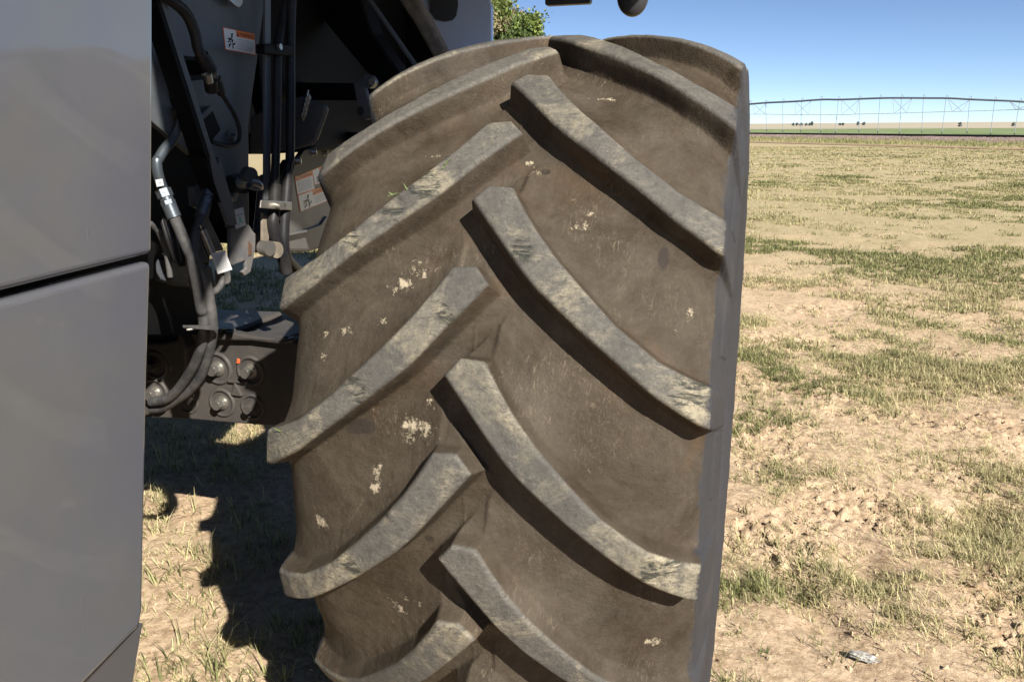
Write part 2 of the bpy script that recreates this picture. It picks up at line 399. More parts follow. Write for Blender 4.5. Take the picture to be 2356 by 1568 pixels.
for k in range(380):
    c = ra-rd*70+rd*(.6*k/1.0)
    if k > 220: break
    q = [c+rn*-.55-rd*.11, c+rn*2.0-rd*.11, c+rn*2.0+rd*.11, c+rn*-.55+rd*.11]
    mb.prism([(a.x,a.y,.43) for a in q], (0,0,.035), M_wood)
tag(mb.build('railway_sleepers'), 'dark wooden sleepers half sunk in the ballast under the rails', 'sleepers', kind='stuff')
# tall grass along the foot of the embankment
def strip(name, n, u0, u1, Lr, green, seed, lab_):
    r = np.random.default_rng(seed); s = r.uniform(90, 262, n); u = r.uniform(u0, u1, n)
    x = A0.x+rd.x*s+rn.x*u; y = A0.y+rd.y*s+rn.y*u
    gs = np.clip((fbm(s*.25, u*.6, 3, seed)-.5)*5+green, 0, 1); isg = r.random(n) < gs
    c = np.where(isg[:,None], GREEN[r.integers(0,4,n)]*1.15, STRAW[r.integers(0,4,n)]*.9)
    bz = np.interp(u, [-3.6,-2.8,-1.5], [0,.10,.40])-.02
    L = r.uniform(*Lr, n)*(.5+fbm(s*.5, u, 2, seed+3))
    V, F, C = blades(x, y, bz, L, r.uniform(.02,.05,n), r.uniform(.1,.9,n), r.uniform(0,6.28,n), c)
    o = np_mesh(name, V, F, [M_grass], nper=3, smooth=False, attrs={'tint': C}); tag(o, lab_, 'grass', kind='stuff')
strip('tall_grass', 52000, -14.5, -2.3, (.14,.40), .60, 41, 'tall green and straw coloured grass along the foot of the railway embankment')
strip('tall_grass', 5000, -2.9, -1.6, (.10,.26), .35, 43, 'thin weeds growing up the ballast slope')

# ------------------------------------------------------------------ irrigation pivot
M_galv = dusty('galvanised_steel', (.035,.04,.05), amount=.1, rough=.5, metal=.3)
M_galvl = mat('pale_galvanised', (.26,.30,.34), .5, .3)
M_drop = mat('drop_hose_grey', (.24,.29,.34), .6)
PY = 118.0
def z5(X, Y): return ((2900+X*.4805)/1.7114, (350+Y*.4805)/1.7114)
def pv(X, Y, d=0): a, b = z5(X, Y); return onY(a, b, PY+d)
piv = empty('irrigation_pivot', (pv(0,0).x, PY, 0)); PO = Vector(piv.location)
tag(piv, 'long arched centre pivot irrigation pipe on trusses with hanging drop hoses beyond the railway', 'irrigation system')
def rel(P): return [Vector(p)-PO for p in P]
arc = [(-900,215),(-500,175),(-200,146),(74,128),(252,114),(485,103),(705,88),(865,88),(1190,76),(1400,75),(1560,76),(1735,77),(1925,87),(2130,95),(2340,106),(2700,140),(3100,190)]
mb = MB(); mb.tube(rel([pv(*a) for a in arc]), .12, M_galv, 10, 5); mb.build('pipe', piv)
lowf = [(-500,205),(-200,207),(150,206),(235,206),(484,210),(592,209),(865,211),(978,206),(1294,199),(1395,196),(1770,184),(1848,183),(2290,169),(2335,168),(2700,160)]
mb = MB(); mb.tube(rel([pv(*a, -.6) for a in lowf]), .022, M_galvl, 6, 1)
mb.tube(rel([pv(a, b+3, .8) for a, b in lowf]), .022, M_galvl, 6, 1); mb.build('truss_rod', piv)
bays = [((135,122),(148,206),(235,206),(252,116)),((484,104),(484,210),(592,209),(612,100)),((862,90),(865,211),(978,206),(1008,88)),
        ((1283,78),(1294,199),(1395,196),(1440,80)),((1735,78),(1770,184),(1848,183),(1912,90)),((2240,104),(2290,169),(2335,168),(2420,128)),((-260,150),(-230,208),(-160,207),(-130,142))]
for a, b, c, d in bays:
    mb = MB()
    mb.tube(rel([pv(*a), pv(*b,-.6)]), .04, M_galvl, 6, 1); mb.tube(rel([pv(*a), pv(*c,-.6)]), .04, M_galvl, 6, 1)
    mb.tube(rel([pv(*d), pv(*c,-.6)]), .04, M_galvl, 6, 1); mb.tube(rel([pv(*d), pv(*b,.8)]), .022, M_galvl, 6, 1)
    mb.build('truss_brace', piv)
drops = [((122,118),(108,345)),((252,116),(248,335)),((392,107),(380,340)),((548,97),(526,340)),((705,86),(690,345)),((848,87),(810,350)),((1022,83),(1004,340)),((1190,74),(1158,350)),((1366,74),(1335,356)),((1546,74),(1520,345)),((1732,76),(1684,356)),((1926,84),(1890,350)),((2132,93),(2082,362)),((2336,104),(2278,364)),((2560,118),(2500,366))]
for a, b in drops:
    mb = MB(); q = pv(*a); e = pv(*b); s_ = Vector((q.x, q.y, q.z+.32))
    mb.tube(rel([q, s_, s_+Vector((-.14,0,.02)), s_+Vector((-.2,0,-.3)), e]), .038, M_drop, 6, 3)
    mb.tube(rel([e+Vector((0,0,.05)), e-Vector((0,0,.22))]), .05, M_galv, 8, 1)
    mb.build('drop_hose', piv)
# wheel tower at each end (outside the picture)
for a in ((-900,215),(3100,190)):
    q = pv(*a); mb = MB()
    for sx_ in (-2,2):
        mb.tube(rel([q, Vector((q.x, q.y+sx_, .6))]), .06, M_galv, 8, 1)
        mb.cyl(Vector((q.x-.15, q.y+sx_, .6))-PO, (1,0,0), .6, .3, M_plas, 24)
    mb.tube(rel([Vector((q.x,q.y-2,.6)), Vector((q.x,q.y+2,.6))]), .07, M_galv, 8, 1)
    mb.build('tower', piv)

# ------------------------------------------------------------------ trees
M_bark = simple('bark', (.10,.075,.05), (.17,.13,.095), 12)
def leafmat(name, cols):
    M = mat(name, cols[0], .6, spec=.25); t = NT(M); at = t.n('ShaderNodeAttribute', attribute_name='tint')
    t.l(at.outputs['Vector'], t.b.inputs['Base Color'])
    tr = t.n('ShaderNodeBsdfTranslucent'); t.l(at.outputs['Vector'], tr.inputs[0]); mx = t.n('ShaderNodeMixShader'); mx.inputs[0].default_value = .2
    t.l(t.b.outputs[0], mx.inputs[1]); t.l(tr.outputs[0], mx.inputs[2]); t.l(mx.outputs[0], t.t.nodes['Material Output'].inputs[0])
    return M
M_leaf = leafmat('foliage', [(.08,.12,.03)])
def tree(loc, h, rad_, cols, seed, label, cat='tree', group=None, nclump=260, leaf=.09, per=90, trunk=.16, low=.12, name='juniper_tree', shape=1.0):
    r = np.random.default_rng(seed); rr = random.Random(seed)
    root = empty(name, loc); tag(root, label, cat, group)
    mb = MB(); mb.tube([(0,0,-.05),(.05*h/7,0,h*.3),(-.06*h/7,.05,h*.6),(0,0,h*.93)], [trunk,trunk*.75,trunk*.45,trunk*.08], M_bark, 10, 4); mb.build('trunk', root)
    cen = []; mb = MB()
    for k in range(nclump):
        f = low+(1-low)*rr.random()**.9; prof_ = math.sin(min(1,(1-f)/(1-low)*1.0+.04)**.75*math.pi/2)**shape*rad_
        a = rr.random()*6.283; q = prof_*(.35+.65*rr.random()**.5)*(1+.22*math.sin(a*3+seed))
        c = Vector((math.cos(a)*q, math.sin(a)*q, f*h+rr.uniform(-.1,.1)*h*.3)); cen.append(c)
        if k % 3 == 0: mb.tube([(0,0,max(.1*h,c.z-.25*q-.2)), tuple(c*.6+Vector((0,0,c.z*.4-.05))), tuple(c)], [trunk*.28,trunk*.14,trunk*.04], M_bark, 5, 2)
    mb.build('branches', root) if nclump > 50 else None
    cen = np.array([tuple(c) for c in cen]); n = nclump*per
    cc = np.repeat(cen, per, 0); sp = np.repeat(r.uniform(.5,1.25,nclump), per)
    dirv = r.normal(0,1,(n,3)); dirv[:,2] *= .7; pos = cc+dirv*(rad_*.13*sp)[:,None]
    pos[:,2] = np.maximum(pos[:,2], .25)
    u = r.normal(0,1,(n,3)); u[:,2] = np.abs(u[:,2])+.3; u /= np.linalg.norm(u,axis=1)[:,None]; v = np.cross(u, r.normal(0,1,(n,3))); v /= np.linalg.norm(v,axis=1)[:,None]
    s1 = (leaf*r.uniform(.6,1.4,n))[:,None]; s2 = s1*.32
    V = np.stack([pos-v*s2, pos+u*s1*.5-v*s2*1.2+v*s2*2.2*0, pos+u*s1, pos+v*s2+u*s1*.3],1).reshape(-1,3)
    F = np.arange(n*4).reshape(-1,4)
    ci = np.repeat(r.choice(len(cols), nclump, p=[c[3] for c in cols]), per); C = np.array([c[:3] for c in cols])[ci]*r.uniform(.65,1.35,(n,1))
    np_mesh('crown', V, F, [M_leaf], root, smooth=False, attrs={'tint': np.repeat(C,4,0)})
    return root
def at(px, Y): q = onY(px, 320, Y); return (q.x, q.y, 0)
G1 = [(.12,.16,.04,.5),(.20,.23,.07,.3),(.26,.22,.12,.2)]
G2 = [(.27,.22,.15,.65),(.14,.16,.06,.35)]
G3 = [(.09,.13,.04,.6),(.19,.24,.06,.4)]
tree(at(1092,24), 7.6, 1.75, G1, 3, 'tall green juniper tree behind the harvester, leftmost of three', group='trees behind the harvester', nclump=480, leaf=.11, per=130)
tree(at(1178,25), 5.3, .95, G2, 5, 'brownish thinly leaved tree behind the harvester, between the two green ones', group='trees behind the harvester', nclump=200, leaf=.08, per=90, name='dry_tree', low=.2)
tree(at(1212,22), 4.75, 1.12, G3, 8, 'short dark green tree just above the tyre, rightmost of three', group='trees behind the harvester', nclump=260, leaf=.09, per=110)
for k, (X, w_, h_) in enumerate(((455,14,8),(485,16,10),(520,20,9),(560,14,7),(590,16,8),(607,14,18),(835,12,6),(860,12,7),(985,20,14),(1030,18,12),(1815,26,10),(2250,18,9),(93,10,14))):
    px_ = z5(X, 0)[0]; Yd = 900 if X < 1500 and X > 200 else 420
    tree(at(px_, Yd), h_*Yd/1844*.30+1.0, w_*Yd/1844*.13, [(.20,.23,.22,.6),(.25,.26,.25,.4)], 60+k,
         'small dark tree far off on the horizon, number %d from the left in the row beyond the crop' % (k+1) if False else
         ['small dark bush at the left end of the horizon tree row','low tree second in the horizon row at left','wide low tree third in the horizon row','small low tree fourth in the horizon row','tree just left of the tall one in the horizon row','tallest tree of the far horizon row under the pipe',
          'tiny left bush of the pair mid horizon','tiny right bush of the pair mid horizon','left tree of the dark pair on the middle horizon','right tree of the dark pair on the middle horizon','lone dark bush in the pale field at right','small bush in the field at the right picture edge','small green tree beside the tyre edge on the plain'][k],
         group='far trees on the plain', nclump=26, leaf=.9*Yd/900, per=26, trunk=.4, low=.05, name='distant_tree', shape=.7)

# crumpled litter
r = np.random.default_rng(5); c = onZ(1990, 1492, .02)
bm = bmesh.new(); bmesh.ops.create_icosphere(bm, subdivisions=4, radius=1)
for v in bm.verts:
    q = v.co; d = .75+.55*float(vn(q.x*2.6+5, q.y*2.6+q.z*3, 3))+.18*float(vn(q.x*7, q.z*7+q.y*5, 6))
    v.co = Vector((q.x*.043*d, q.y*.017*d, q.z*.012*d+.011))
me = bpy.data.meshes.new('crumpled_wrapper'); bm.to_mesh(me); bm.free()
M_foil = mat('crumpled_film', (.55,.55,.52), .35, .2); t = NT(M_foil)
t.l(t.mix(t.ramp(t.noise(45, 5, .7), [(.42,0.0),(.6,1.0)]), (.55,.53,.48), (.20,.19,.17)), t.b.inputs['Base Color'])
t.l(t.bump(t.noise(90, 5, .7), .004), t.b.inputs['Normal']); me.materials.append(M_foil)
o = bpy.data.objects.new('crumpled_wrapper', me); COL.objects.link(o); o.location = (c.x, c.y, float(ground_h(c.x, c.y))+.006); o.rotation_euler = (0,0,-.25)
tag(o, 'small crumpled silvery white wrapper lying on the bare soil', 'litter')

# ================================================================== HARVESTER
root = empty('combine_harvester', (0,0,0))
tag(root, 'dark grey combine harvester with a big muddy lugged tyre beside glossy grey side panels', 'combine harvester')

# ------------------------------------------------------------------ tyre
PITCH = 2*math.pi/18; PH = 0.57813
us = np.array([-.2,-.003,.045,.075,.105,.15,.20,.27,.35,.41,.44,.50,.60]); ut = np.array([.147,.147,.144,.095,.052,-.002,-.053,-.121,-.179,-.205,-.214,-.228,-.245])
ls = np.array([-.2,-.034,.0,.048,.083,.12,.21,.27,.345,.43,.47,.60]); lt = np.array([.31,.111,.070,.012,-.030,-.068,-.142,-.188,-.246,-.296,-.300,-.285])
sf = np.linspace(-.25,.62,871); uf = np.interp(sf, us, ut); lf = np.interp(sf, ls, lt)
k_ = np.exp(-np.linspace(-2,2,41)**2); k_ /= k_.sum()
k2 = np.exp(-np.linspace(-2,2,21)**2); k2 /= k2.sum()
ufs = np.convolve(np.pad(uf,10,'edge'), k2, 'valid'); lfs = np.convolve(np.pad(lf,20,'edge'), k_, 'valid')
uc = 1/np.sqrt(1+np.gradient(ufs, sf)**2); lc = 1/np.sqrt(1+np.gradient(lfs, sf)**2)
def wallf(d, wt, wb, fl, fa=.16, fp=3.0):
    """1 inside, falls outside: rounded top edge, draft wall, base fillet; d = distance outside footprint"""
    x = (d+wt)/(wt+wb)
    core = np.clip(1-np.clip((d)/wb,0,1), 0, 1)
    # top rounding
    y = np.where(d < 0, 1-.13*np.clip((d+wt)/wt,0,1)**2, .87*(1-np.clip(d/wb,0,1))**1.0)
    fil = fa*np.clip(1-d/(wb+fl),0,1)**fp
    return np.maximum(y, fil)
def lugmask(s, t):
    """s: lateral towards this side, t: angle relative to the lug's phase"""
    U = np.interp(s, sf, ufs); L = np.interp(s, sf, lfs); cu = np.interp(s, sf, uc); cl = np.interp(s, sf, lc)
    du = (t-U)*cu; dl = (L-t)*cl; dn = ((s+.034)*-.76+(t-.111)*.65)
    f = np.minimum(wallf(du,.009,.012,.075,.38,2.2), wallf(dl,.009,.010,.040,.28,2.4))
    return np.minimum(f, wallf(dn,.006,.009,.020))
def cross(q):
    """q>=0 param: 0..44 crown, .44... shoulder; returns floor (x,r), lug (x,r), s_eff"""
    s = np.minimum(q, .44)
    cxr = s-.010*(s/.44)**4; crr = .936-.1335*s*s-.82*s**4-.034*(s/.44)**8
    oxr = s.copy(); orr = 1-.1335*s*s-1.416*s**4
    w_ = np.clip((q-.44)/.56, 0, 1)
    # shared sidewall below
    kw = [0,.04,.10,.20,.32,.45,.60,.75,.88,1.0]
    fx = [cxr[-1],.4325,.4355,.4405,.448,.4575,.4565,.440,.418,.405]; frr = [crr[-1],.836,.824,.802,.770,.715,.640,.575,.530,.500]
    ox = [.440,.4435,.446,.4495,.4545,.4590,.4565,.440,.418,.405]; orr2 = [orr[-1],.912,.895,.855,.800,.720,.640,.575,.530,.500]
    m_ = q > .44
    cxr = np.where(m_, np.interp(w_, kw, fx), cxr); crr = np.where(m_, np.interp(w_, kw, frr), crr)
    oxr = np.where(m_, np.interp(w_, kw, ox), oxr); orr = np.where(m_, np.interp(w_, kw, orr2), orr)
    return cxr, crr, oxr, orr, np.where(m_, .44+w_*.14, s)
qh = np.concatenate([np.arange(0,.42,.0028), np.arange(.42,.50,.0016), np.arange(.50,.72,.004), np.linspace(.72,1.0,16)])
cx_, cr_, ox_, or_, se_ = cross(qh)
sg = np.concatenate([-np.ones(len(qh)-1), np.ones(len(qh))]); idx = np.concatenate([np.arange(len(qh)-1,0,-1), np.arange(len(qh))])
cx_, cr_, ox_, or_, se_, qq = (a[idx] for a in (cx_, cr_, ox_, or_, se_, qh)); S_ = se_*sg
th = np.concatenate([np.arange(-.95,1.85,.0027), np.arange(1.85, 2*math.pi-.95, .011)])
TH, SS = np.meshgrid(th, S_, indexing='ij')
mask = np.zeros_like(TH)
for side in (1,-1):
    ph0 = PH+(0 if side > 0 else PITCH/2)
    rel_t = (TH-ph0) % PITCH
    for kk in (-2,-1,0,1):
        mask = np.maximum(mask, lugmask(SS*side, rel_t+kk*PITCH))
SGN = sg[None,:]
fade = 1-np.clip((qq-.80)/.1,0,1)[None,:]
mk = mask*fade
sq_, tq_ = SS*9, TH*9
wear = (fbm(SS*40, TH*40, 3, 3)-.5)*.0016+(fbm(SS*7, TH*7, 2, 6)-.5)*.004
X = (cx_[None,:]*(1-mk)+ox_[None,:]*mk)*SGN
Rr = cr_[None,:]*(1-mk)+or_[None,:]*mk + wear*np.clip(2-np.abs(SS)*3,0,1)
# a thin moulding line on the centre and raised bars on the sidewall
Rr = Rr + .0016*np.exp(-(SS/.0022)**2)*(mk < .3)
bar = (np.exp(-((Rr-.765)/.022)**8))*((((TH-.1) % PITCH) < .16))*(np.abs(SS) > .47)
X = X + SGN*.0032*bar
Z = Rr*np.sin(TH); Yv = -Rr*np.cos(TH)
Z = np.where(Z < -ZC-.005, -ZC-.005, Z)
nT, nS = TH.shape
V = np.stack([X, Yv, Z+ZC], -1).reshape(-1,3)
i, j = np.meshgrid(np.arange(nT), np.arange(nS-1), indexing='ij'); i2 = (i+1) % nT
F = np.stack([i*nS+j, i*nS+j+1, i2*nS+j+1, i2*nS+j], -1).reshape(-1,4)
def st_of(px, py, r0):
    d = ray(px, py); d = np.array(d); c = np.array(CAM); tt = np.linspace(.5, 4, 1401); P = c+tt[:,None]*d
    rr_ = np.hypot(P[:,1], P[:,2]-ZC); g_ = rr_-(r0-.1335*P[:,0]**2-1.2*P[:,0]**4); k = np.argmax(g_ < 0); q = P[k]
    return q[0], math.atan2(q[2]-ZC, -q[1])
lime = np.zeros_like(TH); scuff = np.zeros_like(TH)
def splat(F, px, py, rs, rt_, amp, r0=.945, an=0.):
    s0, t0 = st_of(px, py, r0); u = (SS-s0)*math.cos(an)+(TH-t0)*math.sin(an); v = -(SS-s0)*math.sin(an)+(TH-t0)*math.cos(an)
    F += amp*np.exp(-((u/rs)**2+(v/rt_)**2))
for a in ((965,622,.028,.022),(912,655,.026,.018),(935,985,.024,.026),(985,985,.022,.022),(868,1088,.018,.028),(733,1206,.020,.022),(790,760,.014,.014),(740,820,.012,.018),(740,768,.010,.012),(875,735,.012,.012),
          (1338,520,.018,.014),(1358,486,.012,.010),(1318,455,.010,.010),(1393,219,.030,.010),(1232,392,.016,.010),(1222,368,.012,.010),(1000,350,.030,.010),(905,1402,.022,.016),(950,1385,.022,.014),(1510,1482,.022,.014),(1597,720,.012,.012),(1560,760,.008,.008),(985,925,.008,.01),(855,1125,.010,.008)):
    splat(lime, a[0], a[1], a[2]*1.35, a[3]*1.35, .235)
for a in ((975,415,.05,.030,1.,-.8),(900,470,.035,.022,.9,-.8),(800,545,.05,.018,.8,-.8),(1590,905,.03,.03,1.,.6),(1525,1305,.045,.025,.9,.5),(1200,575,.03,.02,.6,-.8),(820,900,.06,.025,.9,-.8),(720,950,.03,.02,.5,-.8),(1020,715,.04,.014,.7,-.8),(800,1295,.05,.02,.8,-.7),(880,1180,.03,.02,.5,-.7),(1240,920,.03,.02,.4,.8),(1130,960,.02,.02,.3,.8)):
    splat(scuff, a[0], a[1], a[2], a[3], a[4], 1.0, a[5])
dark = np.zeros_like(TH)
for a in ((828,982,.035,.016),(985,1240,.010,.010),(1530,590,.012,.028),(780,930,.03,.012),(1255,390,.012,.01)): splat(dark, *a, .55)
M_tyre = mat('tyre_rubber', (.05,.05,.05), .7, spec=.14); t = NT(M_tyre)
al = t.n('ShaderNodeAttribute', attribute_name='lug'); lug = t.ramp(al.outputs['Fac'], [(.86,0.0),(.93,1.0)])
auv = t.n('ShaderNodeAttribute', attribute_name='surf'); UV = auv.outputs['Vector']
sep = t.n('ShaderNodeSeparateXYZ'); t.l(UV, sep.inputs[0])
# streak direction follows the lug arms: mirrored coordinate |s|
ab = t.math('ABSOLUTE', sep.outputs[0]); cmb = t.n('ShaderNodeCombineXYZ'); t.l(ab, cmb.inputs[0]); t.l(sep.outputs[1], cmb.inputs[1]); t.l(sep.outputs[2], cmb.inputs[2])
arm = t.vec((14,60,1), (0,0,R_(38)), cmb.outputs[0])
alm = t.n('ShaderNodeAttribute', attribute_name='lime'); asc = t.n('ShaderNodeAttribute', attribute_name='scuff'); adk = t.n('ShaderNodeAttribute', attribute_name='dark')
mud = t.mix(t.noise(5, 7, .68), (0.0374,0.0307,0.0230), (0.0614,0.0494,0.0355))
mud = t.mix(t.ramp(t.noise(2.6, 5, .6, dist=.6), [(.46,0.0),(.68,.85)]), mud, (0.0566,0.0518,0.0480))
mud = t.mix(t.ramp(t.noise(22, 7, .78), [(.46,0.0),(.70,.6)]), mud, (0.0840,0.0710,0.0552))
mud = t.mix(t.ramp(t.noise(90, 3, .6), [(.52,0.0),(.72,.45)]), mud, (0.0256,0.0218,0.0179))
mud = t.mix(t.ramp(t.noise(2.1, 4, .6, t.vec((1,1,1),(1,2,3))), [(.54,0.0),(.72,.5)]), mud, (0.0720,0.0442,0.0240))
mud = t.mix(t.ramp(t.noise(7, 5, .75, t.vec((1,1,1),(2,.4,1))), [(.56,0.0),(.70,.6)]), mud, (0.0288,0.0250,0.0206))
scr = t.ramp(t.noise(1, 4, .7, t.vec((260,22,60),(0,0,.5)), dist=1.5), [(.60,0.0),(.74,.5)])
mud = t.mix(scr, mud, (0.1200,0.1056,0.0864))
mott = t.ramp(t.noise(5.5, 7, .75, t.vec((1,1,1),(.5,1,.2)), dist=.5), [(.36,0.0),(.64,1.0)])
mud = t.mix(mott, t.mix(.55, mud, (.028,.022,.016)), t.mix(.30, mud, (.150,.135,.112)))
mud = t.mix(t.ramp(t.noise(3.0, 6, .7, t.vec((1,1,1),(4,1,2)), dist=.4), [(.57,0.0),(.70,.42)]), mud, (.110,.066,.038))
mud = t.mix(t.ramp(t.noise(150, 5, .75), [(.60,0.0),(.72,.28)]), mud, (.22,.19,.15))
wsp = t.math('MULTIPLY', t.ramp(t.noise(1, 6, .75, t.vec((120,14,40),(0,0,.35)), dist=2.0), [(.54,0.0),(.68,1.0)]), t.ramp(t.noise(6, 4, .6, t.vec((1,1,1),(1,4,1))), [(.50,0.0),(.64,.7)]))
mud = t.mix(wsp, mud, (.22,.19,.145))
mud = t.mix(t.ramp(t.math('ADD', t.math('MULTIPLY', adk.outputs['Fac'], 1.0), t.math('SUBTRACT', t.noise(20, 5, .7), .5)), [(.20,0.0),(.34,.8)]), mud, (0.0288,0.0256,0.0256))
lim = t.ramp(t.math('ADD', alm.outputs['Fac'], t.noise(48, 6, .78)), [(.70,0.0),(.78,1.0)])
mud = t.mix(lim, mud, (.42,.37,.28))
fib = t.n('ShaderNodeTexNoise'); fib.inputs['Scale'].default_value = 60; fib.inputs['Detail'].default_value = 6; fib.inputs['Roughness'].default_value = .8; fib.inputs['Distortion'].default_value = 2.2
t.l(t.vec((.55,1.3,1),(0,0,R_(30)),cmb.outputs[0]), fib.inputs['Vector']); fibf = fib.outputs['Fac']
top = t.mix(t.noise(6, 7, .72), (0.0551,0.0531,0.0518), (0.0972,0.0927,0.0855))
top = t.mix(t.ramp(fibf, [(.40,0.0),(.66,.75)]), top, (0.1393,0.1296,0.1102))
patch = t.ramp(t.math('ADD', t.noise(4.5, 6, .72, dist=.8), t.math('MULTIPLY', asc.outputs['Fac'], .16)), [(.50,0.0),(.66,.95)])
top = t.mix(t.math('MULTIPLY', patch, t.ramp(fibf, [(.38,.1),(.52,1.0)])), top, (.30,.268,.195))
sc_ = t.math('ADD', asc.outputs['Fac'], t.math('MULTIPLY', t.math('SUBTRACT', t.noise(6, 5, .7), .56), 1.6))
sm = t.math('MULTIPLY', t.ramp(sc_, [(.12,0.0),(.40,1.0)]), t.ramp(t.noise(1, 6, .75, t.vec((16,62,1),(0,0,R_(52)),cmb.outputs[0]), dist=.9), [(.45,0.0),(.56,.85)]))
top = t.mix(t.ramp(t.noise(70, 4, .7), [(.50,0.0),(.68,.6)]), top, (0.0432,0.0432,0.0432))
top = t.mix(t.ramp(t.noise(130, 5, .75), [(.58,0.0),(.70,.30)]), top, (.30,.285,.24))
top = t.mix(t.math('MULTIPLY', t.ramp(t.noise(2.4, 6, .75, t.vec((1,1,1),(3,0,1)), dist=.6), [(.50,0.0),(.60,1.0)]), t.ramp(fibf, [(.42,.05),(.56,.65)])), top, (.045,.046,.046))
top = t.mix(sm, top, (0.0156,0.0190,0.0181))
swc = t.mix(t.noise(8, 6, .7), (.030,.030,.033), (.048,.047,.049))
swc = t.mix(t.ramp(t.noise(3, 4, .6), [(.55,0.0),(.75,.5)]), swc, (.085,.078,.070))
mud = t.mix(.16, mud, (.030,.016,.004)); mud = t.mix(1.0, mud, (.97,.93,.87), 'MULTIPLY'); top = t.mix(1.0, top, (1.10,1.07,1.02), 'MULTIPLY')
base = t.mix(lug, mud, top)
aw = t.n('ShaderNodeAttribute', attribute_name='wall'); base = t.mix(t.ramp(t.math('ADD', aw.outputs['Fac'], t.math('MULTIPLY', t.math('SUBTRACT', t.noise(14, 5, .7), .5), 1.1)), [(.42,0.0),(.56,1.0)]), base, swc)
t.l(base, t.b.inputs['Base Color'])
t.l(t.math('SUBTRACT', .80, t.math('MULTIPLY', t.noise(12, 4), .25)), t.b.inputs['Roughness'])
b1 = t.bump(t.noise(30, 8, .78), .0050, .8); b2 = t.bump(t.noise(1, 5, .7, arm, dist=1.0), .0012, .6, b1); b3 = t.bump(t.math('ADD', t.noise(190, 3, .6), t.math('MULTIPLY', lim, 3)), .0010, .8, b2)
t.l(b3, t.b.inputs['Normal'])
wheel_m = MB()
# rim and hub (hidden side of the wheel mostly)
def ring(mb, prof, M, seg=64):
    vs = []; n = len(prof)
    for k in range(seg):
        a = 2*math.pi*k/seg
        for (x, r_) in prof: vs.append((x, r_*math.cos(a), r_*math.sin(a)+ZC))
    fs = [(k*n+a, k*n+a+1, ((k+1)%seg)*n+a+1, ((k+1)%seg)*n+a) for k in range(seg) for a in range(n-1)]
    mb.add(vs, fs, M, True)
M_rim = dusty('rim_paint', (.32,.32,.33), amount=.4, rough=.45)
ring(wheel_m, [(.42,.50),(.42,.525),(.40,.525),(.395,.49),(.30,.47),(.10,.44),(-.10,.44),(-.30,.47),(-.395,.49),(-.40,.525),(-.42,.525),(-.42,.50)], M_rim)
ring(wheel_m, [(-.06,.44),(-.10,.40),(-.16,.30),(-.18,.20),(-.18,.02)], M_rim)
for k in range(10):
    a = 2*math.pi*k/10; wheel_m.cyl((-.18, .24*math.cos(a), .24*math.sin(a)+ZC), (1,0,0), .02, .03, M_zinc, 6)
wheel = wheel_m.build('wheel', root)
tyre = np_mesh('tyre', V, F, [M_tyre], wheel, attrs={'lug': mk.ravel(), 'surf': np.stack([SS, TH, mk*0], -1).reshape(-1,3),
    'wall': (np.repeat(np.clip((qq-.405)/.07,0,1)[None,:], nT, 0)).ravel(), 'lime': lime.ravel(), 'scuff': scuff.ravel(), 'dark': dark.ravel()})
tyre['label'] = 'wide muddy rubber tyre with deep chevron lugs'

gr_ = np.random.default_rng(9); mb = MB(); M_fresh = mat('fresh_grass_bits', (.11,.16,.045), .6)
for (a, b) in ((915,455),(935,440),(905,462),(900,450),(1020,400),(1030,392),(640,985)):
    d = ray(a, b); s0, t0 = st_of(a, b, 1.0); r0 = 1-.1335*s0*s0-1.416*s0**4+.003
    c0 = Vector((s0, -r0*math.cos(t0), r0*math.sin(t0)+ZC)); nn = Vector((0, -math.cos(t0), math.sin(t0))); u0 = Vector((1,0,0)); v0 = nn.cross(u0)
    for k in range(1):
        an = gr_.uniform(0,3.1); L0 = gr_.uniform(.008,.02); e = (u0*math.cos(an)+v0*math.sin(an))*L0; f_ = (v0*math.cos(an)-u0*math.sin(an))*.0016
        p0 = c0+(u0*gr_.normal()+v0*gr_.normal())*.006; mb.add([p0-f_, p0+f_, p0+e+nn*.004+f_*.2], [(0,1,2)], M_fresh)
o = mb.build('grass_bits', wheel); o['label'] = 'fresh green grass clippings stuck on the lugs'; o['kind'] = 'stuff'
# ------------------------------------------------------------------ side panels
PN = Vector((math.cos(R_(-7.9)), -math.sin(R_(-7.9))*-1, 0)).normalized()   # placeholder, set below
pdir = Vector((-math.sin(R_(7.9)), math.cos(R_(7.9)), 0)); PN = Vector((pdir.y, -pdir.x, 0))
PP = Vector((-.62, -.92, 0))
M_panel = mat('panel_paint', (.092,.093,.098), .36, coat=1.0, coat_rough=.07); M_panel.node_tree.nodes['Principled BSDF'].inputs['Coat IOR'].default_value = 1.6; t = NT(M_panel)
t.l(t.mix(t.ramp(t.noise(3.2, 7, .7), [(.45,0.0),(.8,.25)]), t.mix(t.ramp(t.noise(1.7, 4, .6, dist=.8), [(.40,0.0),(.60,1.0)]), (.094,.096,.097), (.088,.090,.106)), t.mix(t.ramp(t.noise(1, 3, .5, t.vec((90,6,3),(.3,.9,.2)), dist=.4), [(.715,0.0),(.73,1.0)]), (.14,.135,.125), (.26,.25,.24))), t.b.inputs['Base Color'])  # bluish patches in the base colour paint in an uneven sky reflection
t.l(t.math('ADD', .03, t.math('MULTIPLY', t.ramp(t.noise(5, 6, .7), [(.3,0.0),(.8,1.0)]), .10)), t.b.inputs['Coat Roughness'])
t.l(t.bump(t.noise(1.2, 2), .0012, .6, t.bump(t.ramp(t.noise(1, 3, .6, t.vec((300,30,14),(0,.6,0))), [(.70,0.0),(.76,1.0)]), .0003)), t.b.inputs['Normal'])
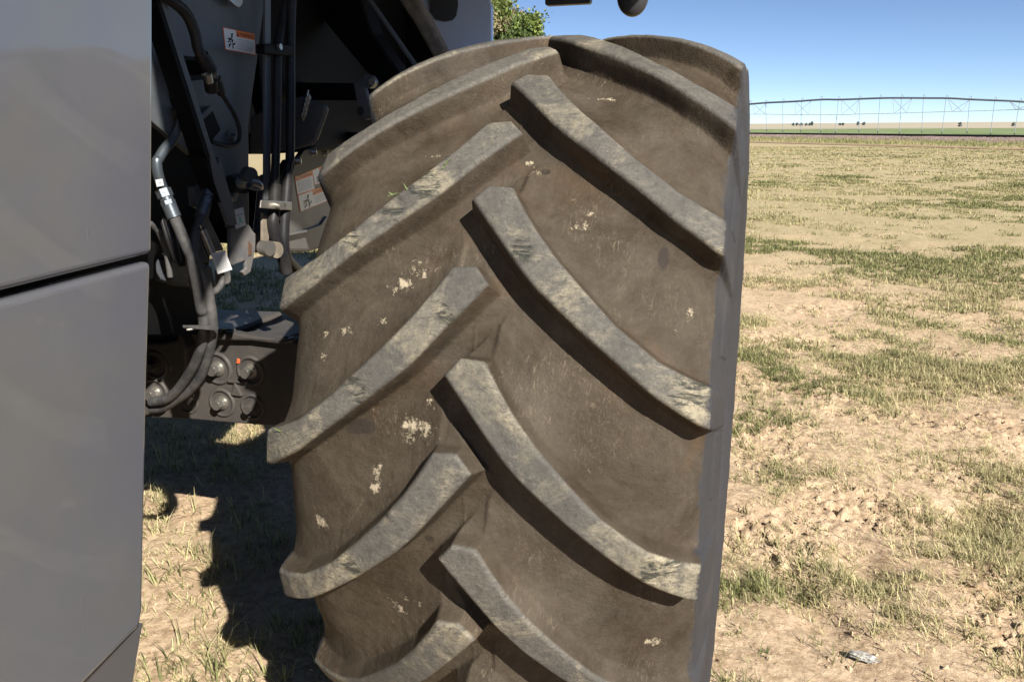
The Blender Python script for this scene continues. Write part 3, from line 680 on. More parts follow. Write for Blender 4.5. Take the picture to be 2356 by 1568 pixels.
def panel(name, pix, bev, lbl, lean=None):
    pts = [onP(a, b, PP, PN) for a, b in pix]
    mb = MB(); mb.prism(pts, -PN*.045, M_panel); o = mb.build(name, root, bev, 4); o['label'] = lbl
    for p_ in o.data.polygons: p_.use_smooth = False
    return o
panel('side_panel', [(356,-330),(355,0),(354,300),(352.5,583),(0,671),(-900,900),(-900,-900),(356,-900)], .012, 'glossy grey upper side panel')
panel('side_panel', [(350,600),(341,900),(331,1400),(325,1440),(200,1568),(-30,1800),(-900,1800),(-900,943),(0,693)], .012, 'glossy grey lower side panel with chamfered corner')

mb = MB(); mb.prism([onP(a, b, PP-PN*.12, PN) for a, b in ((356,560),(352,640),(-900,1010),(-900,830))], -PN*.02, M_black); mb.build('gap_dark_strip', root)  # black strip added behind the panel gap to keep it dark
o_ = lambda a, b, d: onP(a, b, PP-PN*d, PN)
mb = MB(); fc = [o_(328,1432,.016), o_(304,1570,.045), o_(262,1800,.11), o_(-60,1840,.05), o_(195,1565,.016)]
mb.prism(fc, -PN*.02, mat('shaded_panel_paint', (.075,.075,.078), .55, spec=.2)); mb.build('panel_corner', root)  # same paint as the panels, darkened and uncoated for the facet's shade
# ------------------------------------------------------------------ body and added shade blockers (mostly hidden or above the frame)
Z0 = ZC
mb = MB()
mb.box((-3.4, -5.2, 1.0), (-.76, -1.06, 3.3), M_steel)
mb.box((-3.4, -5.0, .55), (-.80, -1.10, 1.0), M_black)
mb.build('rear_body', root, .02)
mb = MB(); mb.box((-3.4,-1.0,2.99), (.50, 3.4, 3.9), M_grey); mb.build('grain_tank', root, .03)
mb = MB(); mb.prism([(-.5,-1.02,2.98),(.08,-1.47,2.98),(.82,-2.10,2.98),(.53,-1.49,2.98),(.42,-.9,2.98),(-.6,-.9,2.98)], (0,0,.06), M_grey); mb.build('shade_slab', root, .01)  # unseen overhead slab added, outline cut to shade the frame plate
mb = MB(); mb.box((-2.2,.15,2.32), (-.52, .9, 2.5), M_black); mb.build('shade_block', root, .01)  # unseen block added above the frame to darken the bay interior
mb = MB(); mb.box((-3.2,.55,1.62), (-1.35, 3.0, 2.97), M_black); mb.box((-3.2,-1.05,1.62), (-1.55,.54,2.97), M_black)
mb.build('inner_body', root, .01)
mb = MB(); mb.box((-3.3,1.9,1.72),(-1.05,2.0,2.97), M_black); mb.build('dark_backdrop', root, .005)  # black sheet added so the upper bay reads dark
mb = MB(); mb.box((-3.6,-.55,.35),(-2.7,.55,1.6), M_black); mb.build('far_wheel_guard', root, .05)

def plate(name, pix, pl, th, M, bev=.003, parent=None, lbl=None):
    """outline in photograph pixels laid on a real plane, extruded away from the viewer"""
    k, v = pl[0], pl[1]
    if k == 'X': pts = [onX(a, b, v) for a, b in pix]; e = (-th,0,0)
    elif k == 'Y': pts = [onY(a, b, v) for a, b in pix]; e = (0,th,0)
    else: pts = [onP(a, b, v, pl[2]) for a, b in pix]; e = -Vector(pl[2]).normalized()*th
    mb = MB(); mb.prism(pts, e, M); o = mb.build(name, parent or root, bev)
    if lbl: o['label'] = lbl
    return o
def r1(X, Y): return (321.4+X*.2459, Y*.2459)
def r2(X, Y): return (321.4+X*.2459, 327.2+Y*.2459)
def r3(X, Y): return (321.4+X*.2459, 672+Y*.2459)
def r4(X, Y): return (701.2+X*.248, Y*.248)

def text_mesh(s, M):
    cu = bpy.data.curves.new('t', 'FONT'); cu.body = s; cu.align_x = 'LEFT'; cu.offset = .012; cu.resolution_u = 3
    o = bpy.data.objects.new('t', cu); COL.objects.link(o)
    dg = bpy.context.evaluated_depsgraph_get(); me = bpy.data.meshes.new_from_object(o.evaluated_get(dg))
    vs = [tuple(v.co) for v in me.vertices]; fs = [tuple(p.vertices) for p in me.polygons]
    bpy.data.objects.remove(o); bpy.data.curves.remove(cu); bpy.data.meshes.remove(me)
    return vs, fs
WV, WF = text_mesh('WARNING', M_ink)
WX = (min(v[0] for v in WV), max(v[0] for v in WV)); WY = (min(v[1] for v in WV), max(v[1] for v in WV))
def label(name, corners, n, items, parent, bg_=None, border=None, lbl=None):
    """corners: 3d TL, TR, BR, BL; items: draw calls in unit-square coords (u right, v down)"""
    TL, TR, BR, BL = corners; n = Vector(n).normalized()
    def B(u, v, lift): return TL*(1-u)*(1-v)+TR*u*(1-v)+BR*u*v+BL*(1-u)*v + n*lift
    mb = MB()
    def poly(pts, M, lift): mb.add([B(u, v, lift) for u, v in pts], [tuple(range(len(pts)))], M)
    mb.prism([B(0,0,.0015),B(1,0,.0015),B(1,1,.0015),B(0,1,.0015)], -n*.0012, border or M_white)
    poly([(.015,.03),(.985,.03),(.985,.97),(.015,.97)], bg_ or M_white, .0019)
    for it in items:
        if it[0] == 'rect': _, u0, v0, u1, v1, M = it; poly([(u0,v0),(u1,v0),(u1,v1),(u0,v1)], M, .0023)
        elif it[0] == 'poly': poly(it[1], it[2], .0027)
        elif it[0] == 'warn':
            _, u0, v0, u1, v1 = it
            mb.add([B(u0+(x-WX[0])/(WX[1]-WX[0])*(u1-u0), v1-(y-WY[0])/(WY[1]-WY[0])*(v1-v0), .0027) for x, y, z in WV], WF, M_ink)
        elif it[0] == 'lines':
            _, u0, v0, u1, v1, nl, sd = it; r = random.Random(sd)
            for k in range(nl):
                vv = v0+(v1-v0)*k/nl; uu = u0; end = u1-r.random()*.12*(u1-u0)
                while uu < end:
                    ww = min(r.uniform(.04,.11)*(u1-u0)*1.3, end-uu); poly([(uu,vv),(uu+ww,vv),(uu+ww,vv+(v1-v0)/nl*.42),(uu,vv+(v1-v0)/nl*.42)], M_inkg, .0025); uu += ww+.022*(u1-u0)
    o = mb.build(name, parent)
    if lbl: o['label'] = lbl
    return o
PICT = [[(.55,.05),(.78,.0),(.62,.35),(.5,.42)],[(.1,.38),(.45,.32),(.62,.45),(.3,.5)],[(.62,.38),(.75,.42),(.62,.62),(.5,.55)],
        [(.15,.98),(.2,.75),(.48,.58),(.4,.78)],[(.55,.95),(.6,.62),(.72,.6),(.66,.98)],[(.1,.56),(.4,.5),(.42,.56),(.14,.64)],[(.6,.72),(.9,.55),(.95,.62),(.66,.8)]]
def pict(u0, v0, u1, v1): return [('poly', [(u0+a*(u1-u0), v0+b*(v1-v0)) for a, b in p], M_ink) for p in PICT]

MB.K = 1.12
# frame plate (upright, parallel to the body side)
XP = -.78
fp = plate('frame_plate', [r1(*p) for p in ((-200,-260),(1200,-260),(1170,0),(1100,560),(1030,1080),(1018,1200))]+[r2(*p) for p in ((1022,120),(1024,800),(845,800),(850,600),(700,300),(-250,-500))], ('X', XP), .02, M_steel, lbl='tall dark steel frame plate')
label('warning_label', [onX(*r1(*p), XP) for p in ((774,255),(1070,318),(1080,518),(796,465))], (1,0,0),
      [('rect',.39,.03,.985,.31,M_orange),('rect',.385,.03,.395,.97,M_inkg),('poly',[(.41,.28),(.445,.06),(.48,.28)],M_ink),('warn',.50,.08,.95,.26),('lines',.43,.40,.95,.92,5,1)]+pict(.06,.18,.36,.92), fp, border=M_red, lbl='warning label with orange header and falling figure')
# flat black patches painted for the dark of cut-outs, and bracket
mb = MB(); mb.prism([onX(*r1(*p), XP+.004) for p in ((400,520),(560,538),(640,580),(600,745),(480,758))], (-.006,0,0), M_black); mb.build('opening_dark', fp)
mb = MB(); mb.prism([onX(*r1(*p), XP+.004) for p in ((590,1110),(680,1030),(757,1215),(672,1320))], (-.006,0,0), M_black); mb.build('opening_dark', fp)
mb = MB(); mb.prism([onX(*r1(*p), XP+.02) for p in ((575,1080),(660,990),(690,1000),(690,1035),(600,1120))], (-.018,0,0), M_steel); mb.build('cable_bracket', fp, .002)
mb = MB(); mb.prism([onX(*r1(*p), XP+.075) for p in ((560,560),(640,570),(735,635),(690,690),(620,700))], (-.07,0,0), M_black); mb.build('cable_bracket', fp, .003)
# plate with green-yellow tint at the top
mb = MB(); mb.prism([onX(*r1(*p), XP+.03) for p in ((830,-40),(980,-60),(960,45),(935,72),(905,62),(840,5))], (-.006,0,0), M_zinc); mb.build('zinc_lug', fp, .001)
mb = MB(); c = onX(*r1(850,1300), XP); mb.cyl(c, (1,0,0), .022, .006, M_steel, 24); mb.cyl(c+Vector((.006,0,0)), (1,0,0), .014, .014, M_steel, 6); mb.build('bolt', fp)
# control cable
cab = MB()
cab.tube([onX(*r1(*p), XP+.09) for p in ((210,-60),(300,10),(400,90),(470,190),(520,330),(545,450),(585,540))], .0125, M_hosek)
cab.tube([onX(*r1(*p), XP+.08) for p in ((575,520),(600,560),(660,660))], .017, M_hosek)
cab.tube([onX(*r1(*p), XP+.07) for p in ((700,740),(740,820),(770,885))], [.016,.013,.009], M_hosek)
cab.tube([onX(*r1(*p), XP+.06) for p in ((768,880),(820,960),(880,1060),(925,1170),(938,1260),(915,1335),(850,1365),(760,1355),(672,1325))], .0055, M_hosek)
cab.build('control_cable', root)
mb = MB(); a, b = onX(*r1(640,690), XP+.075), onX(*r1(710,740), XP+.075)
mb.tube([onX(*r1(590,700), XP+.09), onX(*r1(700,650), XP+.07)], .003, M_zinc, 8, 1)
mb.cyl(onX(*r1(635,690), XP+.085), onX(*r1(650,770), XP+.08)-onX(*r1(635,690), XP+.085), .010, .022, M_zinc, 6)
mb.cyl(onX(*r1(685,680), XP+.075), onX(*r1(715,745), XP+.07)-onX(*r1(685,680), XP+.075), .010, .022, M_zinc, 6)
mb.cyl(onX(*r1(660,750), XP+.07), onX(*r1(675,840), XP+.06)-onX(*r1(660,750), XP+.07), .016, .028, M_hosek, 16)
mb.build('cable_clamp', root)

# diagonal channel in front of the plate
XB = -.70
mb = MB()
mb.prism([onX(*p, XB) for p in (r1(175,-60), r1(225,-60), r1(735,1560), r2(745,140), r2(870,560), r2(912,770), r2(850,780), r2(830,750), r2(700,380), r2(650,130), r1(690,1560))], (-.012,0,0), M_steel)
mb.prism([onX(*p, XB-.001) for p in (r1(135,-60), r1(178,-60), r1(692,1560), r2(652,130), r2(702,380), r2(832,750), r2(822,720), r2(590,120), r1(650,1560))], (-.05,0,0), M_black)
mb.build('diagonal_brace', root, .002)
# left dark background plates inside the bay
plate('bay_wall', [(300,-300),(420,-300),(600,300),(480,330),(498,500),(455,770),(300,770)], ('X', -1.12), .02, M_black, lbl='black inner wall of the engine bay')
# lit bracket cluster below the plate
plate('latch_bracket', [r2(*p) for p in ((845,800),(920,790),(1025,770),(1060,830),(1087,855),(1085,1000),(1040,1215),(990,1250),(958,1212),(1000,1180),(995,1105),(870,1152),(850,1140),(845,900))], ('X', XP+.035), .012, M_grey, lbl='dusty grey latch bracket with a slot')
plate('rusty_slot', [r2(*p) for p in ((1022,925),(1048,960),(1050,1050),(1022,1060))], ('X', XP+.038), .002, M_rust, .0)
st = label('sticker', [onX(*r2(*p), XP+.037) for p in ((870,635),(965,607),(990,775),(897,812))], (1,0,0), [('rect',.15,.30,.85,.36,M_inkg),('poly',[(.35,.45),(.6,.45),(.55,.62),(.75,.8),(.5,.72),(.3,.88),(.42,.6)],M_green)], root, lbl='white sticker with green figure')
plate('flat_bar', [r2(*p) for p in ((560,700),(640,690),(785,990),(790,1010),(690,1030),(600,850))], ('X', XP+.03), .012, M_tan, lbl='dusty flat bar behind the spring')
plate('mount_plate', [r2(*p) for p in ((545,880),(570,900),(650,1110),(560,1150),(530,1130))], ('X', XP+.01), .012, M_grey)
plate('mount_plate', [r2(*p) for p in ((590,1160),(650,1140),(680,1170),(720,1340),(700,1380),(620,1390),(590,1330))], ('X', XP+.04), .05, M_grey, .006)
plate('mount_plate', [r2(*p) for p in ((780,1200),(850,1200),(858,1290),(845,1320),(790,1335))], ('X', XP+.01), .03, M_grey)
plate('mount_plate', [r2(*p) for p in ((500,420),(560,380),(600,420),(700,440),(765,580),(730,650),(600,640),(520,600))], ('X', XP-.01), .02, M_steel)
label('paper_tag', [onX(*r2(*p), XP+.10) for p in ((660,1040),(795,1008),(862,1190),(728,1232))], (1,0,0), [('lines',.15,.15,.9,.9,9,4)], root, lbl='white paper tag')
plate('control_box', [r2(*p) for p in ((295,1110),(360,1030),(440,1130),(485,1170),(465,1355),(300,1300))], ('X', -1.02), .06, M_steel, .004, lbl='small dark grey box')
mb = MB(); mb.tube([onX(*r2(*p), XP+.08) for p in ((755,1225),(770,1290),(750,1350),(700,1395),(670,1400))], .0085, M_hose); mb.build('wire_loom', root)
# spring
mb = MB(); a = onX(*r2(580,810), XP+.07); b = onX(*r2(680,1040), XP+.07); dv = (b-a); u_ = dv.normalized().orthogonal().normalized(); v_ = dv.normalized().cross(u_)
mb.tube([a+dv*(k/220)+(u_*math.cos(k*.72)+v_*math.sin(k*.72))*.0085 for k in range(221)], .0018, M_zinc, 6, 1)
mb.tube([a-dv*.15, a], .0025, M_zinc, 6, 1); mb.build('spring', root)
# bolts on plate
for p in ((875,485),(860,520)):
    mb = MB(); c = onX(*r2(*p), XP); mb.cyl(c, (1,0,0), .013, .012, M_zinc, 20, .008); mb.build('bolt', root)
# quick coupler pair
mb = MB(); q = lambda X_, Y_, d=.06: onX(*r2(X_, Y_), XP+d)
mb.cyl(q(1000,300), (1,-.4,-.1), .020, .02, M_tube, 20); mb.tube([q(900,370,.02), q(1000,370,.05), q(1040,385,.06)], [.022,.018,.016], M_tube, 16, 4)
mb.tube([q(1030,372,.07), q(1085,385,.075), q(1120,405,.08), q(1145,440,.08)], [.014,.013,.010,.004], M_zinc, 12, 4)
mb.tube([q(1020,400,.07), q(1080,425,.075), q(1125,438,.08)], [.010,.008,.004], M_tube, 12, 4)
mb.cyl(q(840,390,.0), (1,0,0), .022, .03, M_hosek, 16); mb.cyl(q(905,420,.0), (1,0,0), .016, .03, M_hosek, 16)
mb.build('hydraulic_coupler', root)

# hoses from the left bay looping down to the axle
XH = -.70
mb = MB(); mb.tube([onX(*r1(*p), -.80) for p in ((90,250),(170,440),(300,870),(330,960))], .011, M_steel)
mb.tube([onX(*r1(*p), -.86) for p in ((140,100),(260,500),(420,900),(640,1500))], .014, M_black)
mb.build('rear_tube', root)
plate('tube_bracket', [r1(*p) for p in ((245,865),(420,890),(450,1010),(300,1005),(262,920))], ('X', -.78), .03, M_steel, lbl='dark bracket holding a tube')
mb = MB(); mb.tube([onX(*r1(*p), -.77) for p in ((345,1010),(378,1080),(375,1160),(320,1290),(230,1400),(175,1490))]+[onX(*r2(*p), -.77) for p in ((160,180),(165,260),(185,345),(215,430))], .0115, M_tube); mb.build('steel_tube', root)
label('tube_tag', [onX(*r2(*p), -.755) for p in ((145,352),(208,342),(222,405),(160,418))], (1,0,0), [('rect',.3,.35,.7,.6,M_inkg)], root, lbl='small white tag on the steel tube')
def fitting(a, b, s=1.0):
    mb = MB(); d = b-a; L = d.length; n = d.normalized()
    L /= MB.K; mb.cyl(a, n, .019*s, L*.28, M_tube, 6); mb.cyl(a+n*L*MB.K*.29, n, .0155*s, L*.10, M_tube, 20); mb.cyl(a+n*L*MB.K*.40, n, .0175*s, L*.14, M_tube, 6); mb.cyl(a+n*L*MB.K*.55, n, .017*s, L*.45, M_tube, 24)
    return mb.build('hose_fitting', root, .001)
fitting(onX(*r2(215,440), -.765), onX(*r2(325,705), -.74), .95)
fitting(onX(*r2(652,440), -.735), onX(*r2(578,695), -.73), .9)
mb = MB(); mb.tube([onX(*r2(690,330), -.74), onX(*r2(652,450), -.735)], .012, M_tube, 16, 1); mb.build('steel_tube', root)
h1 = [onX(*r2(*p), x) for p, x in (((322,700),-.74),((400,880),-.73),((470,1040),-.72),((560,1190),-.71),((625,1340),-.70),((655,1500),-.70))]
h1 += [onX(*r3(*p), x) for p, x in (((670,180),-.70),((682,330),-.71),((665,480),-.73),((625,640),-.76),((560,800),-.80),((450,930),-.86),((330,1010),-.92),((230,1070),-.97),((110,1090),-1.02))]
mb = MB(); mb.tube(h1, .0130, M_hose, 18); mb.build('hydraulic_hose', root)
h2 = [onX(*r2(*p), x) for p, x in (((578,690),-.73),((535,830),-.725),((505,970),-.72),((490,1060),-.715),((510,1200),-.71),((545,1380),-.71),((575,1560),-.71))]
h2 += [onX(*r3(*p), x) for p, x in (((590,200),-.715),((600,360),-.725),((572,520),-.745),((520,660),-.78),((440,800),-.83),((340,930),-.89),((240,1000),-.94),((110,1025),-1.0))]
mb = MB(); mb.tube(h2, .0126, M_hose, 18); mb.build('hydraulic_hose', root)
mb = MB(); mb.prism([onX(*r3(*p), -.672) for p in ((535,318),(700,314),(740,320),(738,355),(700,358),(540,345))], (-.045,0,0), M_hose); mb.tube([onX(*r3(535,335),-.69), onX(*r3(490,345),-.69), onX(*r3(440,350),-.7)], .003, M_zinc, 6, 2)
o = mb.build('cable_tie', root, .002); o['label'] = 'dusty tie band round two hoses'
mb = MB(); mb.tube([onX(*r2(*p), -.86) for p in ((100,760),(180,850),(240,1000),(270,1150),(285,1260))], .007, M_hose); mb.build('thin_cable', root)
mb = MB()
for k in range(6):
    o1 = random.Random(k); mb.tube([onX(*r2(200+k*28, 700+k*30), -.95), onX(*r2(260+k*25, 900), -.93), onX(*r2(330+k*14, 1100+k*12), -.92)], .006+.002*(k%3), M_hosek, 10)
mb.build('wiring_bundle', root)

# tube bundle right of the plate
XT = -.72
plate('tie_strap', [r1(1175,-60), r1(1228,-60), r1(1228,1560), r2(1222,540), r2(1170,540), r1(1172,1560)], ('X', XT), .008, M_steel, .001, lbl='long flat strap beside the tubes')
plate('tie_strap', [r2(1152,660), r2(1210,700), r2(1210,960), r2(1150,960)], ('X', XT), .008, M_tan, .001)
mb = MB(); c = onX(*r2(1150,985), XT+.01); mb.cyl(c, (1,-.3,0), .020, .03, M_zinc, 20); c = onX(*r2(1215,1000), XT+.01); mb.cyl(c, (1,-.3,0), .022, .03, M_tan, 20); mb.build('pivot_pin', root, .002)
def tb(pts, r_, M, nm): mb = MB(); mb.tube(pts, r_, M, 16); return mb.build(nm, root)
X_ = XT+.012
tb([onX(*r1(1385,-60),X_-.02), onX(*r1(1340,180),X_-.02), onX(*r1(1300,380),X_-.01), onX(*r1(1288,560),X_), onX(*r1(1283,1000),X_), onX(*r1(1270,1560),X_), onX(*r2(1262,400),X_)], .0118, M_hosek, 'hydraulic_tube')
tb([onX(*r1(1425,-60),X_), onX(*r1(1412,400),X_), onX(*r1(1412,1000),X_), onX(*r1(1405,1500),X_), onX(*r2(1390,200),X_), onX(*r2(1375,500),X_)], .0125, M_hosek, 'hydraulic_tube')
tb([onX(*r2(1262,390),X_), onX(*r2(1258,640),X_), onX(*r2(1245,760),X_), onX(*r2(1275,900),X_), onX(*r2(1310,1000),X_), onX(*r2(1345,1090),X_), onX(*r2(1375,1220),X_)], .0165, M_hosek, 'hydraulic_hose')
tb([onX(*r2(1385,300),X_), onX(*r2(1365,560),X_), onX(*r2(1348,760),X_), onX(*r2(1345,960),X_), onX(*r2(1370,1080),X_-.01), onX(*r2(1440,1165),X_-.04), onX(*r2(1520,1230),X_-.1)], .0165, M_hosek, 'hydraulic_hose')
tb([onX(*r2(1335,380),XT-.01), onX(*r2(1310,700),XT-.01), onX(*r2(1300,840),XT-.01)], .006, M_zinc, 'thin_tube')
o = plate('tube_clamp', [r2(*p) for p in ((1140,540),(1425,556),(1428,638),(1130,615))], ('X', XT+.036), .006, M_zinc, .002, lbl='zinc plated clamp across the tubes')
mb = MB(); c = onX(*r2(1280,590), XT+.036); mb.cyl(c, (1,-.2,-.1), .010, .02, M_zinc, 12); mb.build('bolt', o); mb = MB(); c2 = onX(*r2(1352,590), XT+.0365); mb.cyl(c2, (1,0,0), .006, .001, M_ink, 12); mb.build('hole', o)
plate('tube_clamp', [r1(*p) for p in ((1168,410),(1452,420),(1450,525),(1168,500))], ('X', XT+.036), .03, M_black, .003, lbl='black clamp across the tubes higher up')
mb = MB(); c = onX(*r1(1298,440), XT+.036); mb.cyl(c, (1,0,0), .008, .008, M_zinc, 12); mb.build('bolt', root)

# curved housing with warning labels
hn = Vector((math.cos(R_(23)), -math.sin(R_(23))*-1, 0)); hd = Vector((-math.sin(R_(23)), math.cos(R_(23)), 0)); hn = Vector((hd.y, -hd.x, 0)); HP = Vector((-1.0,.05,0))
hs = plate('header_drive_housing', [r2(*p) for p in ((1420,300),(1560,240),(1640,210),(1790,120),(1900,100),(2100,400),(2100,900),(1800,960),(1600,1022),(1375,1025),(1375,870),(1400,600))], ('P', HP, hn), .12, M_grey, .012, lbl='grey curved drive housing carrying warning labels')
HQ = HP+hn*.001
plate('cover_plate', [(677,378),(700,345),(745,330),(800,325),(800,360),(735,385),(690,405),(672,405)], ('P', HP+hn*.02, hn), .02, M_black, .004, lbl='black bolted cover plate')
for p in ((1610,92),(1720,97),(1458,175)):
    mb = MB(); mb.cyl(onP(*r2(*p), HP+hn*.02, hn), hn, .015, .018, M_zinc, 20, .010); mb.build('bolt', root)
plate('housing_rib', [r2(*p) for p in ((1380,862),(1560,820),(1700,770),(1755,690),(1762,720),(1720,800),(1580,845),(1380,885))], ('P', HP+hn*.014, hn), .014, M_grey, .004, lbl='raised rib on the housing')
L3 = lambda ps: [onP(*r2(*p), HQ, hn) for p in ps]
label('warning_label', L3(((1447,322),(1610,262),(1634,440),(1472,494))), hn, [('rect',.015,.03,.985,.27,M_orange),('poly',[(.06,.24),(.11,.07),(.16,.24)],M_ink),('warn',.2,.07,.92,.22),('lines',.08,.36,.9,.92,6,2)], root, border=M_orange, lbl='warning label with orange header above another label')
label('warning_label', L3(((1610,262),(1740,205),(1762,365),(1634,400))), hn, [('rect',.45,.03,.985,.27,M_orange)]+pict(.1,.3,.6,.95), root, border=M_orange, lbl='small warning label cut off by the tyre')
label('warning_label', L3(((1475,498),(1760,395),(1785,535),(1500,652))), hn, [('rect',.40,.03,.985,.33,M_orange),('poly',[(.42,.29),(.455,.08),(.49,.29)],M_ink),('warn',.50,.08,.95,.28),('lines',.44,.42,.95,.92,5,3)]+pict(.06,.15,.36,.95), root, border=M_orange, lbl='lower warning label with black pictogram')

MB.K = 1.0
# upper dark structure seen above the tyre
plate('support_beam', [r4(*p) for p in ((40,-300),(-200,-300),(20,0),(40,30),(550,650),(760,820),(900,700),(620,300),(420,-300))], ('Y', 1.0), .12, M_black, .01, lbl='broad black diagonal beam')
mb = MB(); mb.tube([onY(*r4(500,-140), .75), onY(*r4(600,0), .75), onY(*r4(1040,625), .75), onY(*r4(1200,850), .75)], .010, M_steel, 10, 1); mb.build('gas_strut', root)
plate('platform_leg', [r4(*p) for p in ((740,-200),(960,-200),(1050,0),(1180,230),(1330,520),(1330,700),(1260,700),(1190,530),(1020,230),(870,0))], ('Y', .9), .06, M_tan, .012, lbl='dusty tan inclined support leg')
M_sheet = mat('sky_tinted_sheet', (.50,.59,.76), .12, metal=.25)  # sky reflection put into the base colour
plate('tank_side_panel', [r4(*p) for p in ((1000,-350),(1745,-350),(1720,-10),(1742,60),(1742,500),(1500,560),(1330,560),(1200,290),(1050,0))], ('P', Vector((0,1.6,2.3)), Vector((.22,-1,.06))), .04, M_sheet, .008, lbl='smooth sheet with the sky reflection put into its blue grey')
plate('window_opening', [r4(*p) for p in ((1150,-200),(1420,-200),(1422,60),(1405,150),(1370,190),(1290,200),(1210,180),(1160,100))], ('P', Vector((0,1.585,2.3)), Vector((.22,-1,.06))), .006, M_plas, .002, lbl='dark rounded opening in the blue grey sheet')
plate('cross_member', [r4(*p) for p in ((-400,760),(640,775),(640,940),(-400,920))], ('Y', .80), .08, M_black, .006, lbl='black cross member')
plate('red_tank', [r4(*p) for p in ((-60,900),(900,900),(900,1180),(280,1190),(150,1190),(-60,1400))], ('Y', 1.6), .2, M_redbr, .01, lbl='red brown tank behind the cross member')
plate('dark_fill_sheet', [r2(*p) for p in ((560,380),(1000,250),(1100,325),(1165,312),(1250,300),(1330,165),(1400,155),(1420,940),(1180,975),(1000,960),(560,930))], ('Y', .62), .02, M_black, .003)  # black sheet added to darken the gaps around the tubes
plate('lower_bar', [r4(*p) for p in ((90,1240),(130,1220),(500,1230),(500,1330),(60,1300))], ('Y', 1.2), .05, M_black, .004)
plate('pivot_bracket', [r4(*p) for p in ((450,780),(500,735),(540,740),(640,1090),(560,1115),(530,1090),(490,980))], ('Y', .35), .02, M_steel, .004, lbl='grey pivot bracket with a hole')
mb = MB(); mb.cyl(onY(*r4(625,760), .36), (0,-1,0), .022, .03, M_tube, 24); mb.cyl(onY(*r4(628,760), .33), (0,-1,0), .012, .004, M_zinc, 16); mb.build('bolt', root); mb = MB(); mb.cyl(onY(*r4(518,1030), .349), (0,-1,0), .014, .002, M_ink, 16); mb.build('hole', root)
plate('chute_sheet', [r1(*p) for p in ((1030,1090),(1160,1020),(1500,900),(1740,980),(1752,1030),(1650,1310),(1610,1350),(1440,1400),(1020,1440))], ('Y', .30), .02, M_steel, .01, lbl='dark curved chute sheet')
mb = MB()
for k in range(9):
    a = onY(*r1(1580-6*k, 890+24*k), .27); mb.tube([a+Vector((0,0,.016)), a+Vector((.008*(k%2),-.008*((k+1)%2),0)), a-Vector((0,0,.016))], .0035, M_zinc, 6, 2)
mb.build('chain', root)

# axle beam along X
YA = .10
ax = plate('axle_housing', [r3(*p) for p in ((-300,290),(540,340),(700,345),(880,350),(890,380),(1060,395),(1400,420),(1440,470),(1480,480),(1700,480),(1700,1270),(1240,1252),(900,1225),(440,1185),(60,1170),(-300,1150))], ('Y', YA), .30, M_axle, .014, lbl='heavy bolted axle housing')
plate('axle_lip', [r3(*p) for p in ((700,372),(880,378),(1060,415),(1330,450),(1420,425),(1440,470),(1340,492),(1050,455),(700,450))], ('Y', YA-.03), .04, M_axle, .008, ax)
plate('side_casting', [r3(*p) for p in ((-200,480),(230,470),(345,445),(345,365),(390,420),(435,520),(440,700),(420,830),(380,900),(300,930),(200,1000),(60,1160),(-200,1160))], ('Y', YA-.05), .06, M_axle, .012, ax)
plate('cast_rib', [r3(*p) for p in ((820,820),(955,835),(955,852),(890,852),(955,970),(940,975),(860,965),(850,955),(880,852),(820,845))], ('Y', YA-.012), .013, M_axle, .004, ax)
plate('yellow_mark', [r3(*p) for p in ((748,352),(770,343),(808,348),(800,366),(760,368))], ('Y', YA-.002), .004, M_yellow, 0, ax)
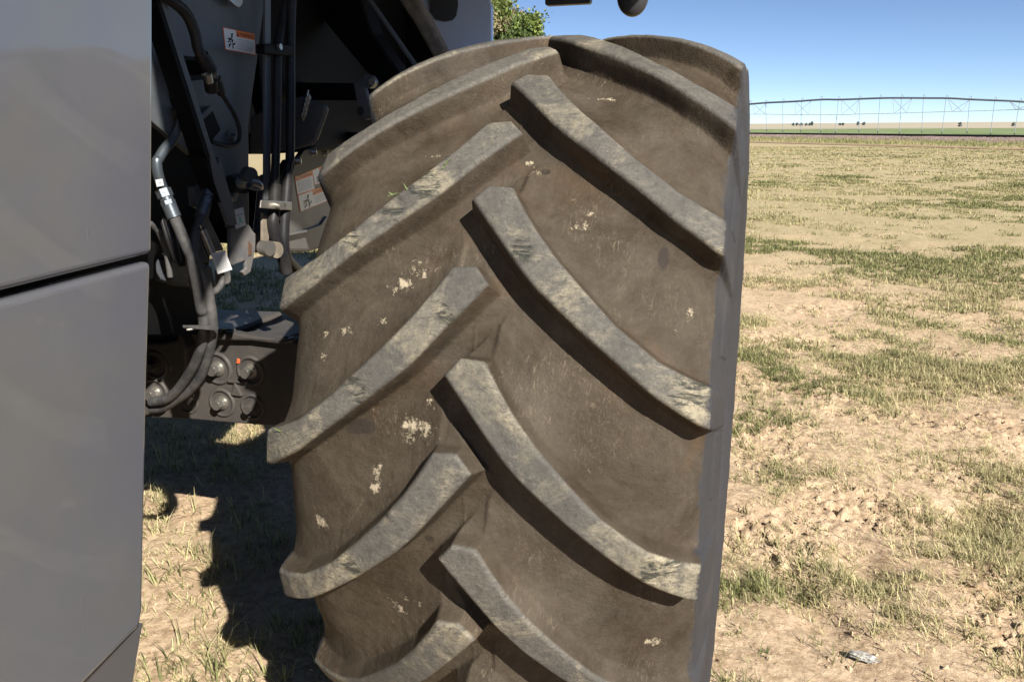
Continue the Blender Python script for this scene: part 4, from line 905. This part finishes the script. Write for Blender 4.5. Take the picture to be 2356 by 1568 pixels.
for (X1, Y1, s_, rd_) in ((712,720,1.0,1),(1022,745,.93,1),(755,1040,.9,0),(130,950,.95,0),(130,690,.9,0),(430,1030,.8,0),(1040,1080,.8,0)):
    c = onY(*r3(X1+18, Y1-10), YA-(.05 if X1 < 200 else 0)); mb = MB()
    ringp = [(.062,0),(.060,.006),(.054,.009),(.048,.006),(.047,.002)]
    vs = []; sg_ = 40
    for k in range(sg_):
        a = 2*math.pi*k/sg_
        for (q_, h_) in ringp: vs.append(c+Vector((math.cos(a)*q_*s_, -h_*s_, math.sin(a)*q_*s_)))
    mb.add(vs, [(k*5+a, k*5+a+1, ((k+1)%sg_)*5+a+1, ((k+1)%sg_)*5+a) for k in range(sg_) for a in range(4)][::1], M_axle, True)
    s_ *= .78
    dk = X1 in (430,1040) or (X1 == 130 and Y1 == 690)
    B_ = M_axle if dk else M_zinc
    mb.cyl(c, (0,-1,0), .038*s_, .006, B_, 32); mb.cyl(c-Vector((0,.006,0)), (0,-1,0), .031*s_, .007, B_, 32)
    mb.cyl(c-Vector((0,.012,0)), (0,-1,0), .0275*s_, .026, B_, 6, .026*s_); mb.cyl(c-Vector((0,.038,0)), (0,-1,0), .024*s_, .002, B_, 24)
    if rd_ and X1 > 1000: mb.prism([c+Vector((-.050,-.011,.026)), c+Vector((-.036,-.011,.028)), c+Vector((-.034,-.011,.042)), c+Vector((-.044,-.011,.046))], (0,.004,0), M_red)
    mb.build('axle_bolt', ax, .0015)

# mirror and lamp bar hanging from the cab above the frame
mm = empty('m', (0,0,0)); bpy.data.objects.remove(mm)
YM = 2.2
c = onY(1455, -9, YM); mb = MB()
sgn = 48; vs = []; pr_ = [(0,-.035),(.055,-.033),(.078,-.022),(.086,-.004),(.086,.03),(.070,.045),(0,.05)]
for k in range(sgn):
    a = 2*math.pi*k/sgn
    for (q_, h_) in pr_: vs.append(c+Vector((math.cos(a)*q_*.93, h_*.9, math.sin(a)*q_*1.15)))
mb.add(vs, [(k*7+a, k*7+a+1, ((k+1)%sgn)*7+a+1, ((k+1)%sgn)*7+a) for k in range(sgn) for a in range(6)], M_plas, True)
for dx in (-.026,.024): mb.cyl(c+Vector((dx,-.031,.022)), (0,-1,0), .010, .003, M_ink, 20)
mb.tube([c+Vector((0,.02,.04)), c+Vector((0,.05,.3)), c+Vector((-.3,.1,.9))], .012, M_plas, 10)
mi_ = mb.build('cab_mirror', root, 0)
mb = MB(); mb.prism([c+Vector(p) for p in ((.074,-.02,-.004),(.090,-.02,.0),(.092,-.02,.12),(.072,-.02,.12))], (0,.03,0), M_amber); mb.build('amber_reflector', mi_, .002)
a = onY(1253,-26,YM); b = onY(1359,8,YM)
mb = MB(); mb.prism([(a.x,YM,a.z),(a.x+.002,YM,b.z+.008),(a.x+.01,YM,b.z),(b.x-.01,YM,b.z),(b.x-.002,YM,b.z+.008),(b.x,YM,a.z)], (0,.05,0), M_plas)
mb.tube([((a.x+b.x)/2, YM+.03, a.z), ((a.x+b.x)/2-.02, YM+.06, a.z+.5), ((a.x+b.x)/2-.3, YM+.1, a.z+.8)], .014, M_plas, 10)
mb.build('lamp_bar', root, .004)
mb = MB(); mb.box((-1.6,2.0,3.0),(.2,3.6,4.6), M_plas); mb.build('cab', root, .08)
